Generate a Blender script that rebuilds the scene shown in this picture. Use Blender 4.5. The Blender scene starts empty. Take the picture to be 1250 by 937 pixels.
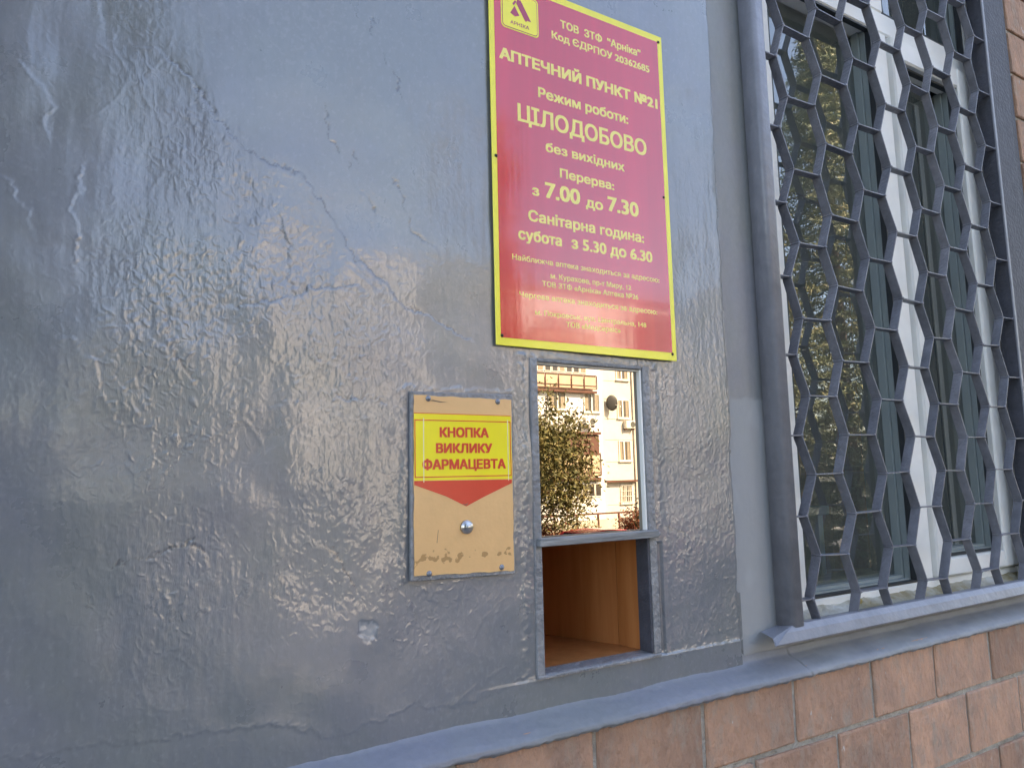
import bpy, bmesh, math, random
import numpy as np
from mathutils import Vector, Matrix, Euler
random.seed(7)
sc = bpy.context.scene
COL = sc.collection
H = 3.2                      # height of the camera above the yard; wall face is y=0, the yard lies at y<0

# ------------------------------------------------------------------ camera
cam = bpy.data.cameras.new('camera'); camo = bpy.data.objects.new('camera', cam); COL.objects.link(camo)
yaw, pit, rol = 0.569777816, 0.123186084, -0.022776475
f = Vector((math.sin(yaw)*math.cos(pit), math.cos(yaw)*math.cos(pit), math.sin(pit)))
r = Vector((math.cos(yaw), -math.sin(yaw), 0)); u = r.cross(f)
c_, s_ = math.cos(rol), math.sin(rol)
r2, u2 = c_*r + s_*u, -s_*r + c_*u
M = Matrix((r2, u2, -f)).transposed().to_4x4(); M.translation = Vector((0, -1.1, H))
camo.matrix_world = M
cam.sensor_width = 36; cam.lens = 925.354/1250*36; cam.clip_start = .02; cam.clip_end = 600
sc.camera = camo

# ------------------------------------------------------------------ world, sun, exposure
SUN_AZ, SUN_EL = math.radians(28), math.radians(40)     # azimuth from +y towards +x: the sun stands behind this wall
wd = bpy.data.worlds.new('World'); sc.world = wd; wd.use_nodes = True
nt = wd.node_tree; sky = nt.nodes.new('ShaderNodeTexSky'); sky.sky_type = 'NISHITA'; sky.sun_disc = False
sky.sun_elevation = SUN_EL; sky.sun_rotation = SUN_AZ; sky.air_density = 1.0; sky.dust_density = 1.0; sky.ozone_density = 1.0
nt.links.new(sky.outputs[0], nt.nodes['Background'].inputs[0]); nt.nodes['Background'].inputs[1].default_value = 0.15
sl = bpy.data.lights.new('sun', 'SUN'); sl.energy = 5.0; sl.angle = math.radians(.5); sl.color = (1, .93, .82)
so = bpy.data.objects.new('sun', sl); COL.objects.link(so)
sv = Vector((math.sin(SUN_AZ)*math.cos(SUN_EL), math.cos(SUN_AZ)*math.cos(SUN_EL), math.sin(SUN_EL)))
so.rotation_euler = (-sv).to_track_quat('-Z', 'Y').to_euler(); so.location = (5, 20, 30)
sc.view_settings.view_transform = 'Standard'; sc.view_settings.look = 'None'
sc.view_settings.exposure = 2.66; sc.view_settings.gamma = 1
sc.view_settings.use_white_balance = True; sc.view_settings.white_balance_temperature = 7800; sc.view_settings.white_balance_tint = 16
sc.render.engine = 'CYCLES'; sc.cycles.use_denoising = True
sc.cycles.max_bounces = 8; sc.cycles.transparent_max_bounces = 12; sc.cycles.sample_clamp_indirect = 6

# ------------------------------------------------------------------ helpers
def tag(o, label=None, cat=None, group=None, kind=None):
    if label: o['label'] = label
    if cat: o['category'] = cat
    if group: o['group'] = group
    if kind: o['kind'] = kind
    return o
def empty(name, loc=(0, 0, 0), rz=0):
    o = bpy.data.objects.new(name, None); COL.objects.link(o); o.location = loc; o.rotation_euler = (0, 0, rz)
    o.empty_display_size = .2
    return o
def link(name, me, mat=None, parent=None, loc=None):
    o = bpy.data.objects.new(name, me); COL.objects.link(o)
    if mat and not me.materials: me.materials.append(mat)
    if parent: o.parent = parent
    if loc: o.location = loc
    return o
class MB:
    """collects shapes into one bmesh"""
    def __init__(s): s.bm = bmesh.new()
    def box(s, x0, x1, y0, y1, z0, z1, bev=0, seg=1):
        b = bmesh.new(); bmesh.ops.create_cube(b, size=1)
        for v in b.verts:
            v.co = Vector((x0 + (v.co.x+.5)*(x1-x0), y0 + (v.co.y+.5)*(y1-y0), z0 + (v.co.z+.5)*(z1-z0)))
        if bev: bmesh.ops.bevel(b, geom=b.edges[:], offset=bev, segments=seg, profile=.6, affect='EDGES')
        return s.add(b)
    def add(s, b, mtx=None):
        if mtx is not None: b.transform(mtx)
        me = bpy.data.meshes.new('tmp'); b.to_mesh(me); b.free(); s.bm.from_mesh(me); bpy.data.meshes.remove(me)
        return s
    def cyl(s, p0, p1, r0, r1=None, n=10):
        p0, p1 = Vector(p0), Vector(p1); d = p1-p0; r1 = r0 if r1 is None else r1
        b = bmesh.new(); bmesh.ops.create_cone(b, cap_ends=True, segments=n, radius1=r0, radius2=r1, depth=d.length)
        return s.add(b, Matrix.Translation((p0+p1)/2) @ d.to_track_quat('Z', 'Y').to_matrix().to_4x4())
    def tube(s, pts, rad, n=6):
        for a, b in zip(pts[:-1], pts[1:]): s.cyl(a, b, rad, rad, n)
        return s
    def ball(s, c, sc3, seg=16):
        b = bmesh.new(); bmesh.ops.create_uvsphere(b, u_segments=seg, v_segments=max(6, seg//2), radius=1)
        return s.add(b, Matrix.Translation(c) @ Matrix.Diagonal((*sc3, 1)))
    def prism(s, outline, axis, a0, a1, bev=0):
        """outline = list of 2-D points, extruded along axis 'x','y','z' from a0 to a1"""
        def P(p, a):
            return {'x': (a, p[0], p[1]), 'y': (p[0], a, p[1]), 'z': (p[0], p[1], a)}[axis]
        b = bmesh.new()
        A = [b.verts.new(P(p, a0)) for p in outline]; B = [b.verts.new(P(p, a1)) for p in outline]
        n = len(A); b.faces.new(A); b.faces.new(B[::-1])
        for i in range(n): b.faces.new((A[i], B[i], B[(i+1) % n], A[(i+1) % n]))
        bmesh.ops.recalc_face_normals(b, faces=b.faces[:])
        if bev: bmesh.ops.bevel(b, geom=b.edges[:], offset=bev, segments=1, affect='EDGES')
        return s.add(b)
    def build(s, name, mat, parent=None, smooth=False):
        me = bpy.data.meshes.new(name); s.bm.to_mesh(me); s.bm.free()
        if smooth: me.shade_smooth()
        return link(name, me, mat, parent)
def raw(name, V, F, mat, parent=None, smooth=False):
    me = bpy.data.meshes.new(name); me.from_pydata(V, [], F); me.update()
    if smooth: me.shade_smooth()
    return link(name, me, mat, parent)

# ------------------------------------------------------------------ materials
def mat(name, col, rough=.6, metal=0, spec=.5, var=0, vscale=8, bump=0, bscale=60, rnd=0, col2=None, stretch=(1, 1, 1), coat=0, detail=4):
    m = bpy.data.materials.new(name); m.use_nodes = True; N = m.node_tree.nodes; L = m.node_tree.links
    b = N['Principled BSDF']; b.inputs['Roughness'].default_value = rough; b.inputs['Metallic'].default_value = metal
    b.inputs['Specular IOR Level'].default_value = spec; b.inputs['Coat Weight'].default_value = coat
    b.inputs['Base Color'].default_value = (*col, 1)
    tc = N.new('ShaderNodeTexCoord'); mp = N.new('ShaderNodeMapping'); mp.inputs['Scale'].default_value = stretch
    L.new(tc.outputs['Object'], mp.inputs['Vector']); m['map'] = mp.name
    if var or col2:
        nz = N.new('ShaderNodeTexNoise'); nz.inputs['Scale'].default_value = vscale; nz.inputs['Detail'].default_value = detail+3
        nz.inputs['Roughness'].default_value = .65
        L.new(mp.outputs[0], nz.inputs['Vector'])
        cr = N.new('ShaderNodeValToRGB'); c2 = col2 or tuple(c*(1-var) for c in col)
        c1 = col if col2 else tuple(min(1, c*(1+var)) for c in col)
        cr.color_ramp.elements[0].position = .35; cr.color_ramp.elements[1].position = .65
        cr.color_ramp.elements[0].color = (*c2, 1); cr.color_ramp.elements[1].color = (*c1, 1)
        L.new(nz.outputs[0], cr.inputs[0]); out = cr.outputs[0]
        if rnd:
            oi = N.new('ShaderNodeObjectInfo'); hs = N.new('ShaderNodeHueSaturation')
            mr = N.new('ShaderNodeMapRange'); mr.inputs[3].default_value = 1-rnd; mr.inputs[4].default_value = 1+rnd
            L.new(oi.outputs['Random'], mr.inputs[0]); L.new(mr.outputs[0], hs.inputs['Value']); L.new(out, hs.inputs['Color']); out = hs.outputs[0]
            ad = N.new('ShaderNodeVectorMath'); ad.operation = 'ADD'
            ml = N.new('ShaderNodeMath'); ml.operation = 'MULTIPLY'; ml.inputs[1].default_value = 37
            L.new(oi.outputs['Random'], ml.inputs[0]); L.new(mp.outputs[0], ad.inputs[0]); L.new(ml.outputs[0], ad.inputs[1]); L.new(ad.outputs[0], nz.inputs['Vector'])
        L.new(out, b.inputs['Base Color'])
    if bump:
        n2 = N.new('ShaderNodeTexNoise'); n2.inputs['Scale'].default_value = bscale; n2.inputs['Detail'].default_value = detail
        L.new(mp.outputs[0], n2.inputs['Vector'])
        bp = N.new('ShaderNodeBump'); bp.inputs['Strength'].default_value = bump; bp.inputs['Distance'].default_value = .01
        L.new(n2.outputs[0], bp.inputs['Height']); L.new(bp.outputs[0], b.inputs['Normal'])
    return m

def plaster_material(name, base, rough_lo, rough_hi, spec=.6, coat=0):
    """thick glossy oil paint: attribute 'wear' = bare / chipped spots and a painted bead glint, 'dirt' = grime and painted-in shade in the cracks"""
    m = bpy.data.materials.new(name); m.use_nodes = True; N = m.node_tree.nodes; L = m.node_tree.links; b = N['Principled BSDF']
    tc = N.new('ShaderNodeTexCoord')
    def noise(scale, stretch, detail=5, rough=.6):
        mp = N.new('ShaderNodeMapping'); mp.inputs['Scale'].default_value = stretch; L.new(tc.outputs['Object'], mp.inputs[0])
        n = N.new('ShaderNodeTexNoise'); n.inputs['Scale'].default_value = scale; n.inputs['Detail'].default_value = detail; n.inputs['Roughness'].default_value = rough
        L.new(mp.outputs[0], n.inputs['Vector']); return n.outputs[0]
    def ramp(src, p0, c0, p1, c1):
        r = N.new('ShaderNodeValToRGB'); e = r.color_ramp.elements; e[0].position = p0; e[1].position = p1; e[0].color = (*c0, 1); e[1].color = (*c1, 1)
        L.new(src, r.inputs[0]); return r.outputs[0]
    def mix(fac, a, bb):
        x = N.new('ShaderNodeMix'); x.data_type = 'RGBA'
        if isinstance(fac, float): x.inputs[0].default_value = fac
        else: L.new(fac, x.inputs[0])
        for s, v in ((6, a), (7, bb)):
            if isinstance(v, tuple): x.inputs[s].default_value = (*v, 1)
            else: L.new(v, x.inputs[s])
        return x.outputs[2]
    g = tuple(base); green = (base[0]*1.0, base[1]*1.02, base[2]*.92)
    col = ramp(noise(3.2, (1, 1, 1)), .42, g, .6, green)
    streak = ramp(noise(26, (1, 1, .12), 6, .7), .52, (0, 0, 0), .72, (1, 1, 1))
    col = mix(streak, col, tuple(c*.8 for c in base)) if False else col
    fine = ramp(noise(90, (1, 1, .6), 6, .75), .3, tuple(c*.86 for c in (1, 1, 1)), .7, (1.0, 1.0, 1.0))
    mm = N.new('ShaderNodeMix'); mm.data_type = 'RGBA'; mm.blend_type = 'MULTIPLY'; mm.inputs[0].default_value = 1
    L.new(col, mm.inputs[6]); L.new(fine, mm.inputs[7]); col = mm.outputs[2]
    at = N.new('ShaderNodeAttribute'); at.attribute_name = 'wear_glint'
    at2 = N.new('ShaderNodeAttribute'); at2.attribute_name = 'dark_line'
    col = mix(at.outputs['Fac'], col, (.36, .37, .385)); col = mix(at2.outputs['Fac'], col, tuple(c*.35 for c in base))
    L.new(col, b.inputs['Base Color'])
    rr = N.new('ShaderNodeMapRange'); L.new(noise(9, (1, 1, 1), 5), rr.inputs[0]); rr.inputs[1].default_value = .3; rr.inputs[2].default_value = .7
    rr.inputs[3].default_value = rough_lo; rr.inputs[4].default_value = rough_hi
    ra = N.new('ShaderNodeMath'); ra.operation = 'MULTIPLY_ADD'; L.new(at.outputs['Fac'], ra.inputs[0]); ra.inputs[1].default_value = .35; L.new(rr.outputs[0], ra.inputs[2])
    L.new(ra.outputs[0], b.inputs['Roughness']); b.inputs['Specular IOR Level'].default_value = spec; b.inputs['Coat Weight'].default_value = coat; b.inputs['Coat IOR'].default_value = 1.6; b.inputs['Coat Roughness'].default_value = .07
    # fine paint relief: crawled skin and brush strokes, stronger where attribute 'lump' is high
    al = N.new('ShaderNodeAttribute'); al.attribute_name = 'lump'
    h1 = noise(150, (1, 1, .85), 3, .6); h2 = noise(45, (1.6, 1, .35), 4, .6)
    rg = h1.node; rg.noise_type = 'RIDGED_MULTIFRACTAL'; rg.inputs['Scale'].default_value = 92; rg.inputs['Detail'].default_value = 3.5; rg.inputs['Distortion'].default_value = .7
    rg.inputs['Roughness'].default_value = .55; rg.inputs['Lacunarity'].default_value = 2.1
    sm = N.new('ShaderNodeMath'); sm.operation = 'ADD'; L.new(h1, sm.inputs[0]); L.new(h2, sm.inputs[1])
    st = N.new('ShaderNodeMath'); st.operation = 'MULTIPLY_ADD'; L.new(al.outputs['Fac'], st.inputs[0]); st.inputs[1].default_value = .26; st.inputs[2].default_value = .02
    bp = N.new('ShaderNodeBump'); bp.inputs['Distance'].default_value = .004; L.new(st.outputs[0], bp.inputs['Strength'])
    L.new(sm.outputs[0], bp.inputs['Height']); L.new(bp.outputs[0], b.inputs['Normal']); L.new(bp.outputs[0], b.inputs['Coat Normal'])
    return m
PAINT = (.170, .182, .212)
m_plaster = plaster_material('grey_oil_paint', PAINT, .24, .38, .8, .62)
m_strip = plaster_material('pale_grey_paint', (.24, .245, .27), .32, .5)
m_ledge = plaster_material('blue_grey_ledge_paint', (.185, .195, .235), .4, .6)
m_trim = mat('grey_trim_paint', (.205, .21, .225), .34, var=.2, vscale=18, bump=.6, bscale=70)
m_bluetrim = mat('dark_blue_grey_paint_and_shade', (.06, .063, .08), .6, spec=.3, var=.15, vscale=20, bump=.3, bscale=90)
m_iron = mat('grille_grey_paint', (.150, .154, .182), .42, var=.2, vscale=25, bump=.25, bscale=140)
m_ironlight = mat('frame_grey_paint', (.20, .205, .235), .4, var=.14, vscale=9, bump=.3, bscale=40)
m_mortar = mat('mortar', (.36, .33, .29), .95, var=.25, vscale=30, bump=.9, bscale=120)
m_pvc = mat('white_window_plastic', (.82, .82, .80), .35, var=.05, vscale=6)
m_seal = mat('grey_green_seal', (.26, .31, .32), .45)
m_darkseal = mat('black_gasket', (.03, .035, .04), .5)
m_foam = mat('stained_white_filler', (.62, .62, .58), .8, col2=(.30, .24, .12), vscale=9, bump=.6, bscale=80)
m_wood = mat('orange_brown_laminate', (.50, .20, .07), .4, col2=(.39, .135, .04), vscale=34, stretch=(1, 1, .07), bump=.05, bscale=60)
m_steel = mat('worn_steel', (.5, .5, .5), .28, metal=1, var=.2, vscale=150)
m_screw = mat('painted_screw', (.25, .26, .29), .35, metal=.7, var=.2, vscale=300)
m_darkscrew = mat('dark_screw', (.025, .02, .018), .5)
m_red = mat('sign_red', (.62, .010, .032), .11, coat=.45, var=.10, vscale=14, spec=.8, stretch=(1, 1, .05), bump=.022, bscale=55)
m_yellow = mat('sign_yellow', (.90, .80, .07), .16, var=.06, vscale=10)
m_letter = mat("letter_yellow", (.92, .76, .18), .2, coat=.2)
m_logo = mat('logo_magenta', (.42, .05, .11), .15)
m_stick_y = mat('sticker_yellow', (.86, .72, .02), .2, var=.03, vscale=14)
m_stick_r = mat('sticker_red', (.66, .035, .018), .22, var=.06, vscale=14)
m_tan = None
def tan_material():
    m = mat('tan_plate', (.74, .43, .19), .38, var=.06, vscale=10, bump=.06, bscale=120)
    N = m.node_tree.nodes; L = m.node_tree.links; b = N['Principled BSDF']; old = b.inputs['Base Color'].links[0].from_socket
    # peeled brown smear along the foot of the plate
    tc = N.new('ShaderNodeTexCoord'); sp = N.new('ShaderNodeSeparateXYZ'); L.new(tc.outputs['Object'], sp.inputs[0])
    nz = N.new('ShaderNodeTexNoise'); nz.inputs['Scale'].default_value = 55; nz.inputs['Detail'].default_value = 6; L.new(tc.outputs['Object'], nz.inputs[0])
    d = N.new('ShaderNodeMath'); d.operation = 'SUBTRACT'; L.new(sp.outputs[2], d.inputs[0]); d.inputs[1].default_value = .030
    a = N.new('ShaderNodeMath'); a.operation = 'ABSOLUTE'; L.new(d.outputs[0], a.inputs[0])
    mr = N.new('ShaderNodeMapRange'); L.new(a.outputs[0], mr.inputs[0]); mr.inputs[1].default_value = 0; mr.inputs[2].default_value = .026; mr.inputs[3].default_value = .075; mr.inputs[4].default_value = -.22
    s = N.new('ShaderNodeMath'); s.operation = 'ADD'; L.new(nz.outputs[0], s.inputs[0]); L.new(mr.outputs[0], s.inputs[1])
    r = N.new('ShaderNodeValToRGB'); r.color_ramp.elements[0].position = .57; r.color_ramp.elements[1].position = .60; L.new(s.outputs[0], r.inputs[0])
    mx = N.new('ShaderNodeMix'); mx.data_type = 'RGBA'; L.new(r.outputs[0], mx.inputs[0]); L.new(old, mx.inputs[6]); mx.inputs[7].default_value = (.42, .23, .09, 1)
    L.new(mx.outputs[2], b.inputs['Base Color']); return m
m_tan = tan_material()
def brick_material():
    m = mat('fired_clay', (.50, .285, .19), .9, col2=(.33, .20, .145), vscale=9, stretch=(1.3, 1, .75), rnd=.2, bump=.9, bscale=60)
    N = m.node_tree.nodes; L = m.node_tree.links; b = N['Principled BSDF']; old = b.inputs['Base Color'].links[0].from_socket
    tc = N.new('ShaderNodeTexCoord'); oi = N.new('ShaderNodeObjectInfo')
    ad = N.new('ShaderNodeVectorMath'); ad.operation = 'ADD'; L.new(tc.outputs['Object'], ad.inputs[0]); L.new(oi.outputs['Location'], ad.inputs[1])
    mp = N.new('ShaderNodeMapping'); mp.inputs['Scale'].default_value = (1, 1, .5); L.new(ad.outputs[0], mp.inputs[0])
    n = N.new('ShaderNodeTexNoise'); n.inputs['Scale'].default_value = 24; n.inputs['Detail'].default_value = 7; n.inputs['Roughness'].default_value = .7; L.new(mp.outputs[0], n.inputs[0])
    r = N.new('ShaderNodeValToRGB'); r.color_ramp.elements[0].position = .50; r.color_ramp.elements[1].position = .72; L.new(n.outputs[0], r.inputs[0])
    mx = N.new('ShaderNodeMix'); mx.data_type = 'RGBA'; L.new(r.outputs[0], mx.inputs[0]); L.new(old, mx.inputs[6]); mx.inputs[7].default_value = (.33, .26, .21, 1)
    # drips and flecks of light paint
    n2 = N.new('ShaderNodeTexNoise'); n2.inputs['Scale'].default_value = 60; n2.inputs['Detail'].default_value = 3
    mp2 = N.new('ShaderNodeMapping'); mp2.inputs['Scale'].default_value = (1, 1, .4); L.new(ad.outputs[0], mp2.inputs[0]); L.new(mp2.outputs[0], n2.inputs[0])
    r2_ = N.new('ShaderNodeValToRGB'); r2_.color_ramp.elements[0].position = .70; r2_.color_ramp.elements[1].position = .735; L.new(n2.outputs[0], r2_.inputs[0])
    m2 = N.new('ShaderNodeMix'); m2.data_type = 'RGBA'; L.new(r2_.outputs[0], m2.inputs[0]); L.new(mx.outputs[2], m2.inputs[6]); m2.inputs[7].default_value = (.5, .47, .45, 1)
    L.new(m2.outputs[2], b.inputs['Base Color']); return m
m_brick = brick_material()
# gold-tinted mirror film
m_mirror = mat('gold_mirror_film', (.28, .253, .212), .0, metal=1)
# window glass: clear, with real reflections
def glass_material():
    m = bpy.data.materials.new('window_glass'); m.use_nodes = True; N = m.node_tree.nodes; L = m.node_tree.links
    N.remove(N['Principled BSDF']); o = N['Material Output']
    t = N.new('ShaderNodeBsdfTransparent'); t.inputs[0].default_value = (.90, .94, .92, 1)
    g = N.new('ShaderNodeBsdfGlossy'); g.inputs['Roughness'].default_value = .0; g.inputs[0].default_value = (1, 1, 1, 1)
    fr = N.new('ShaderNodeFresnel'); fr.inputs[0].default_value = 2.4
    mx = N.new('ShaderNodeMixShader'); L.new(fr.outputs[0], mx.inputs[0]); L.new(t.outputs[0], mx.inputs[1]); L.new(g.outputs[0], mx.inputs[2]); d = N.new('ShaderNodeBsdfDiffuse'); d.inputs[0].default_value = (.37, .43, .41, 1)
    m2 = N.new('ShaderNodeMixShader'); m2.inputs[0].default_value = .13; L.new(mx.outputs[0], m2.inputs[1]); L.new(d.outputs[0], m2.inputs[2]); L.new(m2.outputs[0], o.inputs[0])
    return m
m_glass = glass_material()

# ------------------------------------------------------------------ noise on numpy grids
rng = np.random.RandomState(3)
PERM = rng.permutation(512); ANG = rng.rand(512)*2*np.pi
def perlin(x, z, seed=0):
    xi = np.floor(x).astype(int); zi = np.floor(z).astype(int); xf = x-xi; zf = z-zi
    def g(ix, iz, dx, dz):
        h = PERM[(PERM[(ix+seed*17) & 511] + iz) & 511]; return np.cos(ANG[h])*dx + np.sin(ANG[h])*dz
    s = xf*xf*xf*(xf*(xf*6-15)+10); t = zf*zf*zf*(zf*(zf*6-15)+10)
    a = g(xi, zi, xf, zf); b = g(xi+1, zi, xf-1, zf); c = g(xi, zi+1, xf, zf-1); d = g(xi+1, zi+1, xf-1, zf-1)
    return ((a+(b-a)*s) + ((c+(d-c)*s)-(a+(b-a)*s))*t)*1.5
def fbm(x, z, o=4, seed=0, gain=.5):
    r_ = 0; a = 1; k = 1
    for i in range(o): r_ = r_ + a*perlin(x*k+i*5.3, z*k-i*3.1, seed+i); a *= gain; k *= 2.03
    return r_
def sstep(a, b, x): t = np.clip((x-a)/(b-a), 0, 1); return t*t*(3-2*t)
def polydist(x, z, pts):
    """distance to polyline, signed side, and parameter along it"""
    best = np.full(x.shape, 9.); side = np.zeros(x.shape)
    for (ax, az), (bx, bz) in zip(pts[:-1], pts[1:]):
        dx, dz = bx-ax, bz-az; L2 = dx*dx+dz*dz
        t = np.clip(((x-ax)*dx+(z-az)*dz)/L2, 0, 1); d = np.hypot(x-ax-t*dx, z-az-t*dz)
        sd = np.sign((x-ax)*dz-(z-az)*dx); k = d < best; best = np.where(k, d, best); side = np.where(k, sd, side)
    return best, side
# cracks and torn paint edges: (points, step height mm, groove depth mm)
CRACKS = [
 ([(0.099,0.61),(0.125,0.606),(0.152,0.59),(0.174,0.574),(0.192,0.548),(0.206,0.523),(0.224,0.512),(0.238,0.494),(0.262,0.482),(0.286,0.472),(0.313,0.472),(0.335,0.463),(0.354,0.441),(0.381,0.41),(0.401,0.377),(0.421,0.34)], 1.2, 1.2),
 ([(0.427,0.344),(0.452,0.324),(0.476,0.307),(0.49,0.287),(0.507,0.276),(0.533,0.27),(0.563,0.259),(0.586,0.248),(0.62,0.232)], 1.2, .9),
 ([(0.369,0.584),(0.373,0.561),(0.376,0.538),(0.386,0.521),(0.394,0.516)], 0, 1.1),
 ([(0.405,0.5),(0.416,0.47),(0.434,0.455),(0.448,0.438),(0.451,0.422)], .3, 1.2),
 ([(0.483,0.489),(0.498,0.468),(0.506,0.442),(0.515,0.408),(0.534,0.395),(0.557,0.384)], .4, 1.2),
 ([(0.416,0.52),(0.424,0.495)], 0, 1),
 ([(0.302,0.387),(0.309,0.363),(0.318,0.351),(0.315,0.319),(0.32,0.295),(0.325,0.274)], -1.4, .5),
 ([(0.24,0.252),(0.283,0.263),(0.313,0.273),(0.34,0.285),(0.347,0.297),(0.356,0.291),(0.388,0.296),(0.423,0.301)], .9, .9),
 ([(0.148,0.229),(0.154,0.201),(0.159,0.179),(0.172,0.163),(0.186,0.141)], 1.4, .8),
 ([(0.354,0.199),(0.363,0.181),(0.389,0.175),(0.408,0.161),(0.428,0.157)], .9, .8),
 ([(0.389,0.132),(0.402,0.123),(0.428,0.129),(0.455,0.127),(0.47,0.118)], 1.1, .8),
 ([(0.043,0.415),(0.039,0.403),(0.044,0.386),(0.037,0.375),(0.031,0.363),(0.037,0.351),(0.042,0.332),(0.04,0.321),(0.044,0.286)], 1.0, -.7),
 ([(-0.031,0.54),(-0.016,0.524),(-0.002,0.509),(0.007,0.494),(-0.003,0.477),(0.003,0.457)], .9, -.7),
 ([(-0.044,0.387),(-0.034,0.381),(-0.028,0.363),(-0.015,0.353),(-0.011,0.332)], .9, -.6),
 ([(0.066,0.16),(0.073,0.135),(0.076,0.12),(0.085,0.104),(0.103,0.078),(0.112,0.059)], 1.2, -.7),
 ([(0.03,0.19),(0.045,0.185),(0.055,0.172),(0.066,0.16)], .9, -.5),
 ([(0.286,0.107),(0.309,0.115),(0.339,0.118)], .7, .5),
 ([(0.096,-0.098),(0.119,-0.092),(0.148,-0.09),(0.177,-0.078),(0.193,-0.074),(0.21,-0.09)], .9, .8),
 ([(-0.05,-0.3),(-0.01,-0.308),(0.039,-0.311),(0.082,-0.311),(0.146,-0.32),(0.204,-0.321),(0.255,-0.324),(0.321,-0.33),(0.368,-0.354),(0.392,-0.361),(0.429,-0.356),(0.48,-0.347),(0.514,-0.338)], -1.3, -.9),
 ([(0.535,-0.345),(0.584,-0.353),(0.637,-0.345),(0.675,-0.341),(0.716,-0.329)], -1.0, -1.2),
 ([(0.372,-0.091),(0.39,-0.1),(0.405,-0.129),(0.416,-0.153)], .9, .3),
 ([(0.051,0.655),(0.055,0.638),(0.059,0.628)], .7, -.5),
 ([(0.444,0.757),(0.448,0.725)], 0, .9), ([(0.464,0.7),(0.467,0.68)], 0, .8),
 ([(0.484,0.678),(0.49,0.665),(0.493,0.645),(0.496,0.619)], 0, 1),
 ([(1.052,-.10),(1.075,-.105),(1.10,-.118)], .8, .3),
 ([(1.07,-.345),(1.10,-.33),(1.13,-.327),(1.16,-.315),(1.20,-.318),(1.235,-.31)], -1.1, -.6),
]
def segdist(x, z, x0, z0, x1, z1): return polydist(x, z, [(x0, z0), (x1, z1)])[0]
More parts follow.
